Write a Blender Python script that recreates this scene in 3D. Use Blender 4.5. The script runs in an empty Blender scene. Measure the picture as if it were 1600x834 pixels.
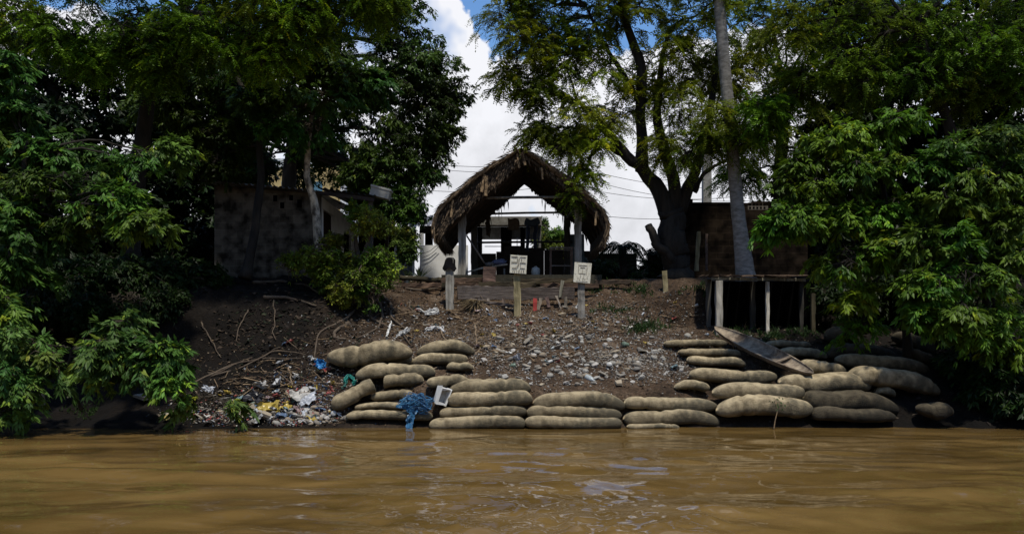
import bpy, math, random
import numpy as np
from mathutils import Vector, Matrix
random.seed(7)
RNG = np.random.default_rng(11)
SC = bpy.context.scene
COL = SC.collection
F = 1386.0; HZ = 533.0; CAMZ = 1.8      # source picture focal length (px), horizon row, eye height over the river

def P(px, py, D):
    return np.array([(px-800.0)/F*D, D, CAMZ-(py-HZ)/F*D])

# ------------------------------------------------------------------ noise
def _h(ix, iy, iz, s):
    n = (ix*374761393 + iy*668265263 + iz*2147483647 % 1000003 * 69069 + s*974711) & 0x7fffffff
    n = (n ^ (n >> 13)) * 1274126177 & 0x7fffffff
    return ((n ^ (n >> 16)) & 0xffff)/65535.0
def vnoise(x, y, z=0.0, s=0):
    x = np.asarray(x, float); y = np.asarray(y, float); z = np.asarray(z, float)+0*x
    xi = np.floor(x).astype(np.int64); yi = np.floor(y).astype(np.int64); zi = np.floor(z).astype(np.int64)
    fx = x-xi; fy = y-yi; fz = z-zi
    fx = fx*fx*(3-2*fx); fy = fy*fy*(3-2*fy); fz = fz*fz*(3-2*fz)
    r = 0
    for dx in (0, 1):
        for dy in (0, 1):
            for dz in (0, 1):
                w = (fx if dx else 1-fx)*(fy if dy else 1-fy)*(fz if dz else 1-fz)
                r = r + w*_h(xi+dx, yi+dy, zi+dz, s)
    return r*2-1
def fbm(x, y, z=0.0, o=4, s=0):
    r = 0; a = 1.0; t = 0
    for i in range(o):
        k = 2.03**i
        r = r + a*vnoise(np.asarray(x)*k, np.asarray(y)*k, np.asarray(z)*k, s+i*17); t += a; a *= .5
    return r/t

# ------------------------------------------------------------------ terrain
YS = [-600, -60, 8, 16.5, 17.6, 18.4, 18.8, 19.0, 19.5, 20, 21, 22, 23, 24, 24.3, 25, 25.6, 26, 27, 30, 60, 2000]
def _prof(d):
    ks = sorted(d); return np.interp(YS, ks, [d[k] for k in ks])
base = {-600: -2, 8: -1.8, 16.5: -1.0, 17.6: -.45, 30: 3.7, 60: 3.7, 2000: 3.7}
def _c(**k): pass
C_L  = _prof({**base, 18.4: .06, 19: .28, 20: .75, 21: 1.35, 22: 2.6, 23: 3.35, 24: 3.55, 26: 3.7})
C_LT = _prof({**base, 18.4: .05, 19: .38, 20: 1.0, 21: 1.5, 22: 2.45, 23: 3.15, 24: 3.45, 25: 3.6, 26: 3.68})
C_LB = _prof({**base, 18.4: .0, 18.8: .18, 19: .35, 20: 1.02, 21: 1.55, 22: 2.0, 23: 2.5, 24: 2.95, 25: 3.35, 25.6: 3.55, 26: 3.65})
C_C  = _prof({**base, 18.4: -.1, 18.8: .1, 19.0: .74, 19.5: .93, 20: 1.12, 21: 1.48, 22: 1.83, 23: 2.2, 24: 2.58, 25: 2.98, 25.6: 3.5, 26: 3.62})
C_R  = _prof({**base, 18.4: -.05, 18.8: .2, 19: .4, 19.5: .72, 20: 1.0, 21: 1.4, 22: 1.75, 23: 2.08, 24: 2.2, 24.3: 3.2, 25: 3.6, 26: 3.62})
C_RR = _prof({**base, 18.4: .05, 19: .3, 20: .8, 21: 1.25, 22: 1.7, 23: 2.3, 24: 2.9, 25: 3.4, 26: 3.65})
XC = [-400, -9.5, -5.6, -3.4, -1.5, 3.2, 4.6, 9.0, 11.5, 400]
CC = np.array([C_L, C_L, C_LT, C_LB, C_C, C_C, C_R, C_R, C_RR, C_RR])
def terr(x, y, fine=True):
    x = np.asarray(x, float); y = np.asarray(y, float)
    x, y = np.broadcast_arrays(x, y)
    sh = x.shape; x = x.ravel(); y = y.ravel()
    yy = y + (.22*fbm(x*.45+3, y*.3, o=3, s=5)+np.clip((y-23)/2, 0, 1)*.38*fbm(x*1.4, y*.5, o=4, s=55))*np.clip((y-18.2)/1.5, 0, 1)
    vals = np.array([np.interp(yy, YS, c) for c in CC])
    xi = np.clip(np.searchsorted(XC, x)-1, 0, len(XC)-2)
    x0 = np.array(XC)[xi]; x1 = np.array(XC)[xi+1]
    t = (x-x0)/(x1-x0); t = t*t*(3-2*t)
    idx = np.arange(len(x))
    z = vals[xi, idx]*(1-t)+vals[xi+1, idx]*t
    amp = np.clip((y-18.0)/1.0, 0, 1)*np.clip((27.5-y)/2, .15, 1)
    z = z + amp*.10*fbm(x*1.3, y*1.3, o=3, s=2)
    sidew = np.clip((np.abs(x-1)-4)/2, 0, 1)*np.clip((26-y)/2, 0, 1)
    z = z + amp*sidew*(.16*fbm(x*1.1+7, y*.8, o=3, s=21)-.14*np.abs(fbm(x*2.3, y*.9, o=3, s=22)))
    if fine: z = z + amp*(.06*fbm(x*5, y*5, o=4, s=9)+.05*np.clip(np.abs(x-1)-3.5, 0, 2)*fbm(x*3.1, y*3.1, o=5, s=31))
    z = np.where(y > 25.45, np.minimum(z, 3.62+.05*fbm(x*2.2, y*2.2, o=3, s=77)), z)
    return z.reshape(sh)
_GX = np.arange(-32, 32.01, .06); _GY = np.arange(16, 40.01, .06)
_GT = terr(*np.meshgrid(_GX, _GY))
def cz(x, y):
    x = np.clip((np.asarray(x, float)+32)/.06, 0, len(_GX)-1.001); y = np.clip((np.asarray(y, float)-16)/.06, 0, len(_GY)-1.001)
    i = x.astype(int); j = y.astype(int); u = x-i; v = y-j
    return (_GT[j, i]*(1-u)+_GT[j, i+1]*u)*(1-v)+(_GT[j+1, i]*(1-u)+_GT[j+1, i+1]*u)*v
def tz(x, y): return float(cz(x, y))
_YR = np.arange(17.6, 40, .12)
def hit(px, py):
    """where the sight line through a picture point meets the bank"""
    def first(Y):
        X = (px-800)/F*Y; Z = CAMZ-(py-HZ)/F*Y; T = cz(X, Y); k = int(np.argmax(T >= Z))
        return k if T[k] >= Z[k] else len(Y)-1
    k = first(_YR); y1 = _YR[k]
    Y2 = np.linspace(y1-.12, y1, 9); y = Y2[first(Y2)]; x = (px-800)/F*y
    return np.array([x, y, tz(x, y)])

# ------------------------------------------------------------------ mesh builder
ORG = {}
class MB:
    def __init__(s): s.v = []; s.c = []; s.f = []; s.m = []; s.n = 0
    def add(s, v, f, mat=0, col=(1, 1, 1)):
        v = np.asarray(v, float).reshape(-1, 3)
        fs = f if isinstance(f, list) and len(f) and isinstance(f[0], np.ndarray) and f[0].ndim == 2 else None
        col = np.asarray(col, float)
        if col.ndim == 1: col = np.tile(col[:3], (len(v), 1))
        s.v.append(v); s.c.append(col)
        if fs is None:
            d = {}
            for q in f: d.setdefault(len(q), []).append(q)
            fs = [np.array(q) for q in d.values()]
        for a in fs: s.f.append(a+s.n); s.m.append(mat)
        s.n += len(v); return s
    def box(s, x0, x1, y0, y1, z0, z1, mat=0, col=(1, 1, 1), jit=0, M=None):
        v = np.array([[x, y, z] for x in (x0, x1) for y in (y0, y1) for z in (z0, z1)], float)
        if jit: v += RNG.normal(0, jit, v.shape)
        if M is not None: v = v@np.array(M.to_3x3()).T + np.array(M.translation)
        return s.add(v, [(0, 1, 3, 2), (4, 6, 7, 5), (0, 4, 5, 1), (2, 3, 7, 6), (0, 2, 6, 4), (1, 5, 7, 3)], mat, col)
    def beam(s, a, b, w, h, mat=0, col=(1, 1, 1), up=(0, 0, 1), jit=0, seg=1, rough=0):
        a = np.array(a, float); b = np.array(b, float); d = b-a; L = np.linalg.norm(d); d /= L
        u = np.array(up, float)
        if abs(d@u) > .95: u = np.array([0, 1.0, 0])
        sd = np.cross(d, u); sd /= np.linalg.norm(sd); u = np.cross(sd, d)
        seg = max(1, seg); vs = []
        for i in range(seg+1):
            c = a+d*L*i/seg
            for sx, sz in ((-1, -1), (1, -1), (1, 1), (-1, 1)):
                vs.append(c+sd*sx*w/2+u*sz*h/2)
        v = np.array(vs)
        if jit or rough: v += RNG.normal(0, jit+rough, v.shape)
        f = [(0, 1, 2, 3), (4*seg+3, 4*seg+2, 4*seg+1, 4*seg)]
        for i in range(seg):
            o = 4*i
            for k in range(4): f.append((o+k, o+4+k, o+4+(k+1) % 4, o+(k+1) % 4))
        return s.add(v, f, mat, col)
    def tube(s, pts, rad, n=8, mat=0, col=(1, 1, 1), rough=0, cap=True, seed=0, flat=1.0):
        pts = np.asarray(pts, float); m = len(pts); rad = np.ones(m)*rad if np.ndim(rad) == 0 else np.asarray(rad, float)
        t = np.gradient(pts, axis=0); t /= np.linalg.norm(t, axis=1)[:, None]+1e-9
        u = np.array([0, 0, 1.0]) if abs(t[0, 2]) < .9 else np.array([1.0, 0, 0])
        us = []
        for i in range(m):
            u = u-t[i]*(u@t[i]); u /= np.linalg.norm(u)+1e-9; us.append(u)
        us = np.array(us); ws = np.cross(t, us)
        a = np.linspace(0, 2*math.pi, n, endpoint=False)
        r = rad[:, None]*np.ones((1, n))
        if rough:
            aa = np.linspace(0, m*.35, m)[:, None]
            r = r*(1+rough*fbm(np.cos(a)[None]*1.5+aa*.3+seed*3.1, np.sin(a)[None]*1.5+aa, seed*1.7, o=3, s=seed))
        v = pts[:, None]+r[..., None]*(np.cos(a)[None, :, None]*us[:, None]*flat+np.sin(a)[None, :, None]*ws[:, None])
        f = []
        for i in range(m-1):
            for k in range(n): f.append((i*n+k, i*n+(k+1) % n, (i+1)*n+(k+1) % n, (i+1)*n+k))
        v = v.reshape(-1, 3)
        if cap:
            v = np.vstack([v, pts[0], pts[-1]])
            c0 = m*n; c1 = c0+1
            for k in range(n):
                f.append((c0, (k+1) % n, k)); f.append((c1, (m-1)*n+k, (m-1)*n+(k+1) % n))
        return s.add(v, f, mat, col)
    def build(s, name, mats, parent=None, smooth=False, origin=None):
        v = np.vstack(s.v); c = np.vstack(s.c)
        if parent is not None: org = ORG[parent.name]
        elif origin is not None: org = np.array(origin, float)
        else: org = np.array([(v[:, 0].min()+v[:, 0].max())/2, (v[:, 1].min()+v[:, 1].max())/2, v[:, 2].min()])
        me = bpy.data.meshes.new(name)
        vv = (v-org).astype(np.float32)
        me.vertices.add(len(vv)); me.vertices.foreach_set('co', vv.ravel())
        li = np.concatenate([a.ravel() for a in s.f]).astype(np.int32)
        sz = np.concatenate([np.full(len(a), a.shape[1]) for a in s.f]).astype(np.int32)
        mi = np.concatenate([np.full(len(a), m) for a, m in zip(s.f, s.m)]).astype(np.int32)
        st = np.concatenate([[0], np.cumsum(sz)[:-1]]).astype(np.int32)
        me.loops.add(len(li)); me.loops.foreach_set('vertex_index', li)
        me.polygons.add(len(sz)); me.polygons.foreach_set('loop_start', st)
        try: me.polygons.foreach_set('loop_total', sz)
        except Exception: pass
        me.polygons.foreach_set('material_index', mi)
        me.polygons.foreach_set('use_smooth', np.full(len(sz), smooth))
        at = me.attributes.new('col', 'FLOAT_COLOR', 'POINT')
        at.data.foreach_set('color', np.hstack([c, np.ones((len(c), 1))]).astype(np.float32).ravel())
        me.update(calc_edges=True)
        if len(vv) < 5000: me.validate()
        for m in (mats if isinstance(mats, (list, tuple)) else [mats]): me.materials.append(m)
        o = bpy.data.objects.new(name, me); COL.objects.link(o)
        if parent is not None: o.parent = parent
        else: o.location = org
        ORG[o.name] = org
        return o
def tag(o, label=None, cat=None, group=None, kind=None):
    if label: o['label'] = label
    if cat: o['category'] = cat
    if group: o['group'] = group
    if kind: o['kind'] = kind
    return o
def thing(name, loc, label, cat, group=None):
    o = bpy.data.objects.new(name, None); o.empty_display_size = .2; COL.objects.link(o)
    o.location = [float(q) for q in loc]; ORG[o.name] = np.array(loc, float)
    return tag(o, label, cat, group)

# ------------------------------------------------------------------ materials
def mat(name, col=(.5, .5, .5), col2=None, scale=4, rough=.8, bump=.0, bscale=None, metallic=0, usecol=False,
        stretch=(1, 1, 1), detail=6, spec=.3, lo=.35, hi=.65, col3=None, s3=.6, transl=0, dirt=0):
    m = bpy.data.materials.new(name); m.use_nodes = True
    nt = m.node_tree; N = nt.nodes; L = nt.links; N.clear()
    out = N.new('ShaderNodeOutputMaterial'); b = N.new('ShaderNodeBsdfPrincipled')
    b.inputs['Roughness'].default_value = rough; b.inputs['Metallic'].default_value = metallic
    b.inputs['Specular IOR Level'].default_value = spec
    tc = N.new('ShaderNodeTexCoord'); mp = N.new('ShaderNodeMapping'); mp.inputs['Scale'].default_value = stretch
    L.new(tc.outputs['Object'], mp.inputs['Vector'])
    def noise(sc, d=detail):
        n = N.new('ShaderNodeTexNoise'); n.inputs['Scale'].default_value = sc; n.inputs['Detail'].default_value = d
        n.inputs['Roughness'].default_value = .62
        L.new(mp.outputs[0], n.inputs['Vector']); return n
    n1 = noise(scale)
    rp = N.new('ShaderNodeValToRGB'); rp.color_ramp.elements[0].position = lo; rp.color_ramp.elements[1].position = hi
    c2 = col2 or tuple(c*.6 for c in col)
    rp.color_ramp.elements[0].color = (*c2, 1); rp.color_ramp.elements[1].color = (*col, 1)
    L.new(n1.outputs['Fac'], rp.inputs[0]); cur = rp.outputs[0]
    if col3:
        n3 = noise(s3, 5); r3 = N.new('ShaderNodeValToRGB'); r3.color_ramp.elements[0].position = .48; r3.color_ramp.elements[1].position = .62
        L.new(n3.outputs['Fac'], r3.inputs[0])
        mx = N.new('ShaderNodeMix'); mx.data_type = 'RGBA'; mx.inputs['B'].default_value = (*col3, 1)
        L.new(r3.outputs[0], mx.inputs['Factor']); L.new(cur, mx.inputs['A']); cur = mx.outputs['Result']
    if usecol:
        a = N.new('ShaderNodeAttribute'); a.attribute_name = 'col'
        mx = N.new('ShaderNodeMix'); mx.data_type = 'RGBA'; mx.blend_type = 'MULTIPLY'; mx.inputs['Factor'].default_value = 1
        L.new(cur, mx.inputs['A']); L.new(a.outputs['Color'], mx.inputs['B']); cur = mx.outputs['Result']
    L.new(cur, b.inputs['Base Color'])
    if bump:
        nb = noise(bscale or scale*4, 8); bp = N.new('ShaderNodeBump'); bp.inputs['Strength'].default_value = bump
        bp.inputs['Distance'].default_value = .03
        L.new(nb.outputs['Fac'], bp.inputs['Height']); L.new(bp.outputs[0], b.inputs['Normal'])
    if transl:
        t = N.new('ShaderNodeBsdfTranslucent'); L.new(cur, t.inputs['Color'])
        ms = N.new('ShaderNodeMixShader'); ms.inputs[0].default_value = transl
        L.new(b.outputs[0], ms.inputs[1]); L.new(t.outputs[0], ms.inputs[2]); L.new(ms.outputs[0], out.inputs['Surface'])
    else: L.new(b.outputs[0], out.inputs['Surface'])
    return m
M_leaf = mat('leaf', (1, 1, 1), (.75, .75, .75), scale=1.2, rough=.5, usecol=True, spec=.2, transl=.34)
M_twig = mat('twig_bark', (.05, .04, .028), rough=.9, scale=8)
M_bark_dark = mat('bark_dark', (.030, .025, .019), (.011, .009, .007), scale=5, stretch=(1, 1, .25), bump=.9, bscale=14, rough=.95)
M_bark_pale = mat('bark_pale', (.46, .39, .29), (.07, .055, .04), scale=7, stretch=(1, 1, .5), bump=.7, bscale=18, rough=.9, lo=.42, hi=.6)
M_bark_palm = mat('bark_palm', (.30, .28, .25), (.13, .12, .10), scale=5, stretch=(1, 1, 2.5), bump=.6, bscale=10, rough=.9)
M_root = mat('root_wood', (.10, .078, .055), (.06, .042, .03), scale=7, bump=.6, rough=.9)
M_stick = mat('stick_wood', (.24, .18, .12), (.10, .07, .045), scale=6, bump=.4, rough=.85, usecol=True)
M_wood_grey = mat('wood_grey', (.33, .31, .27), (.12, .11, .09), scale=9, stretch=(1, 1, .12), bump=.8, bscale=22, rough=.9, usecol=True)
M_wood_yel = mat('wood_yellow', (.36, .30, .17), (.14, .12, .06), scale=9, stretch=(1, 1, .15), bump=.6, bscale=20, rough=.85, usecol=True)
M_wood_dark = mat('wood_dark', (.145, .098, .075), (.05, .035, .028), scale=8, stretch=(.2, 1, 1), bump=.7, bscale=20, rough=.9, usecol=True)
M_plank = mat('weathered_plank', (.155, .128, .112), (.045, .035, .030), scale=7, stretch=(.2, 1, 4), bump=.9, bscale=16, rough=.92, usecol=True)
M_thatch = mat('thatch', (.20, .15, .10), (.065, .046, .03), scale=10, stretch=(1, 1, 1), bump=.7, bscale=30, rough=.95, usecol=True)
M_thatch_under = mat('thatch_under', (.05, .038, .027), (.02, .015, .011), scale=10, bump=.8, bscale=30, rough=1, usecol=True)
M_bag = mat('sack_cloth', (.37, .30, .185), (.135, .105, .062), scale=5.5, bump=1.0, bscale=40, rough=.92, usecol=True, col3=(.10, .085, .055), s3=1.6, lo=.32, hi=.6, detail=12)
M_conc = mat('concrete', (.30, .29, .26), (.16, .15, .13), scale=5, bump=.5, rough=.9, usecol=True)
M_white = mat('white_paint', (.86, .87, .88), (.70, .71, .72), scale=2.5, rough=.75, bump=.1, usecol=True)
M_dark = mat('dark_surface', (.0035, .0035, .004), (.002, .002, .002), scale=5, rough=1, spec=.0, usecol=True)
M_metal = mat('metal', (.30, .31, .32), (.15, .13, .11), scale=4, rough=.5, metallic=.5, bump=.2, usecol=True)
M_cloth = mat('cloth', (1, 1, 1), (.7, .7, .7), scale=8, rough=.95, bump=.4, usecol=True, spec=.1)
M_plastic = mat('plastic', (1, 1, 1), (.75, .75, .75), scale=9, rough=.38, usecol=True, spec=.4, transl=.12)
M_stone = mat('stone', (1, 1, 1), (.55, .52, .48), scale=14, rough=.85, bump=.5, usecol=True)
M_board = mat('painted_board', (.66, .63, .52), (.36, .34, .27), scale=14, rough=.7, bump=.3, lo=.3, hi=.5)
M_ink = mat('board_marks', (.19, .17, .14), rough=.8)
M_yellow = mat('yellow_wall', (.50, .38, .17), (.34, .26, .12), scale=3, rough=.85)

# soil / bank
def soil_mat():
    m = bpy.data.materials.new('river_bank_soil'); m.use_nodes = True
    nt = m.node_tree; N = nt.nodes; L = nt.links; N.clear()
    out = N.new('ShaderNodeOutputMaterial'); b = N.new('ShaderNodeBsdfPrincipled')
    b.inputs['Roughness'].default_value = .92; b.inputs['Specular IOR Level'].default_value = .2
    tc = N.new('ShaderNodeTexCoord')
    def noise(sc, d=8):
        n = N.new('ShaderNodeTexNoise'); n.inputs['Scale'].default_value = sc; n.inputs['Detail'].default_value = d
        n.inputs['Roughness'].default_value = .68; L.new(tc.outputs['Object'], n.inputs['Vector']); return n
    n1 = noise(1.1); r1 = N.new('ShaderNodeValToRGB')
    e = r1.color_ramp.elements; e[0].position = .36; e[0].color = (.030, .020, .013, 1); e[1].position = .66; e[1].color = (.118, .090, .066, 1)
    x = e.new(.52); x.color = (.075, .05, .032, 1)
    L.new(n1.outputs['Fac'], r1.inputs[0])
    n2 = noise(16); r2 = N.new('ShaderNodeValToRGB'); r2.color_ramp.elements[0].position = .35; r2.color_ramp.elements[1].position = .68
    r2.color_ramp.elements[0].color = (.35, .33, .3, 1); r2.color_ramp.elements[1].color = (1.35, 1.3, 1.25, 1)
    L.new(n2.outputs['Fac'], r2.inputs[0])
    mx = N.new('ShaderNodeMix'); mx.data_type = 'RGBA'; mx.blend_type = 'MULTIPLY'; mx.inputs['Factor'].default_value = 1
    L.new(r1.outputs[0], mx.inputs['A']); L.new(r2.outputs[0], mx.inputs['B'])
    # wet dark hem at the water
    sp = N.new('ShaderNodeSeparateXYZ'); L.new(tc.outputs['Object'], sp.inputs[0])
    mr = N.new('ShaderNodeMapRange'); mr.inputs[1].default_value = .08; mr.inputs[2].default_value = .35; mr.inputs[3].default_value = .45; mr.inputs[4].default_value = 1
    L.new(sp.outputs['Z'], mr.inputs[0])
    m2 = N.new('ShaderNodeVectorMath'); m2.operation = 'SCALE'; L.new(mx.outputs['Result'], m2.inputs[0]); L.new(mr.outputs[0], m2.inputs['Scale'])
    ax = N.new('ShaderNodeMath'); ax.operation = 'ADD'; ax.inputs[1].default_value = -1.0; L.new(sp.outputs['X'], ax.inputs[0])  # soil darkened toward both bank ends, painting in the tree shade
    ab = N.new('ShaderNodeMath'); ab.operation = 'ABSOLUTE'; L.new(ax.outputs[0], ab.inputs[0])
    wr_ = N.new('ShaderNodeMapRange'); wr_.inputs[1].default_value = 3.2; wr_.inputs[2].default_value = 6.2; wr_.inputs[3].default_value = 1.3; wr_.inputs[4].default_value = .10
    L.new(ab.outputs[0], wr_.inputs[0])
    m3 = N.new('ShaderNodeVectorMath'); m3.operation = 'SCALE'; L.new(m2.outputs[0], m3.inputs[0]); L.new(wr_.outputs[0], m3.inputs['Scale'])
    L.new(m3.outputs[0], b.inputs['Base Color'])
    nb = noise(9, 12); bp = N.new('ShaderNodeBump'); bp.inputs['Strength'].default_value = 1; bp.inputs['Distance'].default_value = .12
    L.new(nb.outputs['Fac'], bp.inputs['Height']); L.new(bp.outputs[0], b.inputs['Normal'])
    L.new(b.outputs[0], out.inputs['Surface']); return m
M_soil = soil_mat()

def block_mat():
    m = bpy.data.materials.new('grey_blockwork'); m.use_nodes = True
    nt = m.node_tree; N = nt.nodes; L = nt.links; b = N['Principled BSDF']; b.inputs['Roughness'].default_value = .95; b.inputs['Specular IOR Level'].default_value = .05
    tc = N.new('ShaderNodeTexCoord'); mp = N.new('ShaderNodeMapping'); mp.inputs['Rotation'].default_value = (math.pi/2, 0, 0)
    L.new(tc.outputs['Object'], mp.inputs[0])
    br = N.new('ShaderNodeTexBrick'); L.new(mp.outputs[0], br.inputs['Vector'])
    br.inputs['Scale'].default_value = 1; br.inputs['Brick Width'].default_value = .4; br.inputs['Row Height'].default_value = .2
    br.inputs['Mortar Size'].default_value = .012
    br.inputs['Color1'].default_value = (.085, .075, .063, 1); br.inputs['Color2'].default_value = (.060, .053, .044, 1); br.inputs['Mortar'].default_value = (.085, .078, .066, 1)
    n = N.new('ShaderNodeTexNoise'); n.inputs['Scale'].default_value = 3; n.inputs['Detail'].default_value = 8; L.new(tc.outputs['Object'], n.inputs[0])
    r = N.new('ShaderNodeValToRGB'); r.color_ramp.elements[0].position = .36; r.color_ramp.elements[0].color = (.25, .23, .20, 1); r.color_ramp.elements[1].position = .6; r.color_ramp.elements[1].color = (1.5, 1.4, 1.25, 1)
    L.new(n.outputs['Fac'], r.inputs[0])
    mx = N.new('ShaderNodeMix'); mx.data_type = 'RGBA'; mx.blend_type = 'MULTIPLY'; mx.inputs['Factor'].default_value = 1
    L.new(br.outputs['Color'], mx.inputs['A']); L.new(r.outputs[0], mx.inputs['B']); L.new(mx.outputs['Result'], b.inputs['Base Color'])
    bp = N.new('ShaderNodeBump'); bp.inputs['Strength'].default_value = .6; bp.inputs['Distance'].default_value = .02
    L.new(br.outputs['Fac'], bp.inputs['Height']); bp.invert = True; L.new(bp.outputs[0], b.inputs['Normal'])
    return m
M_block = block_mat()
M_block_shaded = M_block.copy(); M_block_shaded.name = 'shaded_blockwork'  # darkened blockwork copy, shade painted into the outbuilding walls
for n_ in M_block_shaded.node_tree.nodes:
    if n_.type == 'TEX_BRICK':
        n_.inputs['Color1'].default_value = (.016, .012, .009, 1); n_.inputs['Color2'].default_value = (.008, .006, .005, 1); n_.inputs['Mortar'].default_value = (.018, .014, .011, 1)

def water_mat():
    m = bpy.data.materials.new('muddy_water'); m.use_nodes = True
    nt = m.node_tree; N = nt.nodes; L = nt.links; b = N['Principled BSDF']
    b.inputs['Roughness'].default_value = .04; b.inputs['IOR'].default_value = 1.33; b.inputs['Specular IOR Level'].default_value = .5
    tc = N.new('ShaderNodeTexCoord')
    mp = N.new('ShaderNodeMapping'); mp.inputs['Scale'].default_value = (.35, 1.0, 1); L.new(tc.outputs['Object'], mp.inputs[0])
    n = N.new('ShaderNodeTexNoise'); n.inputs['Scale'].default_value = .9; n.inputs['Detail'].default_value = 4; n.inputs['Distortion'].default_value = 1.6
    L.new(mp.outputs[0], n.inputs[0])
    r = N.new('ShaderNodeValToRGB'); e = r.color_ramp.elements
    e[0].position = .3; e[0].color = (.074, .044, .012, 1); e[1].position = .72; e[1].color = (.165, .102, .034, 1)
    L.new(n.outputs['Fac'], r.inputs[0]); L.new(r.outputs[0], b.inputs['Base Color'])
    mp2 = N.new('ShaderNodeMapping'); mp2.inputs['Scale'].default_value = (.8, 1.6, 1); L.new(tc.outputs['Object'], mp2.inputs[0])
    n2 = N.new('ShaderNodeTexNoise'); n2.inputs['Scale'].default_value = 3.2; n2.inputs['Detail'].default_value = 4; n2.inputs['Distortion'].default_value = 1.0
    L.new(mp2.outputs[0], n2.inputs[0])
    bp = N.new('ShaderNodeBump'); bp.inputs['Strength'].default_value = .10; bp.inputs['Distance'].default_value = .03
    L.new(n2.outputs['Fac'], bp.inputs['Height']); L.new(bp.outputs[0], b.inputs['Normal'])
    return m
M_water = water_mat()

# ------------------------------------------------------------------ ground and river
def grid(xs, ys):
    nx, ny = len(xs), len(ys)
    i = np.arange(nx-1)[None, :]; j = np.arange(ny-1)[:, None]
    a = (j*nx+i).ravel()
    return np.stack([a, a+1, a+1+nx, a+nx], 1)
def spread(lo, hi, step, far):
    a = np.arange(lo, hi+1e-6, step); out = [hi*1.0]
    k = step; l = []; r = []; p = hi
    while p < far: k *= 1.5; p += k; r.append(p)
    k = step; p = lo
    while p > -far: k *= 1.5; p -= k; l.append(p)
    return np.array(l[::-1]+list(a)+r)
xs = spread(-14, 14, .07, 1500); ys = spread(17.4, 27, .06, 1800)
X, Y = np.meshgrid(xs, ys)
Z = terr(X, Y)
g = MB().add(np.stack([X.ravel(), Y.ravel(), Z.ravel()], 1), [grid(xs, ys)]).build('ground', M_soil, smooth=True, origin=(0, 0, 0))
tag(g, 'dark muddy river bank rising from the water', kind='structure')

xs = spread(-11, 11, .045, 1200); ys = spread(6.5, 19.4, .035, 1200); ys = ys[(ys < 20) & (ys > -900)]
X, Y = np.meshgrid(xs, ys)
patch = 1.35*np.exp(-(((X-.2)/1.9)**2+((Y-8.6)/1.6)**2))+.5*np.exp(-(((X-4.6)/1.0)**2+((Y-10)/.5)**2))+.35*np.exp(-(((X+.9)/.9)**2+((Y-11.3)/.7)**2))
W = np.zeros_like(X); r = np.random.default_rng(3)
wx = X+.5*fbm(X*.4, Y*.6, o=2, s=40); wy = Y+.35*fbm(X*.4+9, Y*.7, o=2, s=41)
for i in range(46):
    lam = 10**r.uniform(-.75, .45); th = r.normal(math.pi/2, .55)
    k = 2*math.pi/lam; a = .0034*lam**1.1
    if lam < .55: a = a*(.20+3.0*patch)*np.clip((18.6-Y)/6, .2, 1)
    W += a*np.sin(k*(wx*math.cos(th)+wy*math.sin(th))+r.uniform(0, 6.28))
W += .034*fbm(wx*.45, wy*.9, o=3, s=60)+patch*(.016*fbm(X*3.2, Y*6, o=3, s=61)+.008*fbm(wx*8, wy*13, o=2, s=62))
W *= np.clip((19.2-Y)/5, .25, 1)
wo = MB().add(np.stack([X.ravel(), Y.ravel(), W.ravel()], 1), [grid(xs, ys)]).build('river', M_water, smooth=True, origin=(0, 0, 0))
tag(wo, 'muddy brown river with gentle ripples', kind='structure')

# ------------------------------------------------------------------ foliage
def unit(a): return a/(np.linalg.norm(a, axis=-1, keepdims=True)+1e-9)
def add_leaves(mb, base, d, up, ln, wd, col, fold=.25, m=0):
    d = unit(d); s = unit(np.cross(d, up)); n = np.cross(s, d)
    ln = ln[:, None]; wd = wd[:, None]
    mid = base+d*ln*.45
    tip = base+d*ln-n*ln*.12
    l = mid-s*wd/2-n*wd*fold; r_ = mid+s*wd/2-n*wd*fold
    N = len(base)
    v = np.stack([base, l, tip, r_], 1).reshape(-1, 3)
    i = np.arange(N)[:, None]*4
    f = np.concatenate([i+np.array([[0, 2, 1]]), i+np.array([[0, 3, 2]])])
    mb.add(v, [f], m, np.repeat(col, 4, axis=0))
def add_segs(mb, a, b, ra, rb, m=1):
    d = unit(b-a); s = unit(np.cross(d, np.array([.3, .2, 1.0]))); n = np.cross(s, d)
    vs = []
    for c, rr in ((a, ra), (b, rb)):
        for k in range(3):
            t = 2*math.pi*k/3
            vs.append(c+(s*math.cos(t)+n*math.sin(t))*rr)
    v = np.stack(vs, 1).reshape(-1, 3); i = np.arange(len(a))[:, None]*6
    f = np.concatenate([i+np.array([[k, (k+1) % 3, 3+(k+1) % 3, 3+k]]) for k in range(3)])
    mb.add(v, [f], m, (1, 1, 1))

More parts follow.
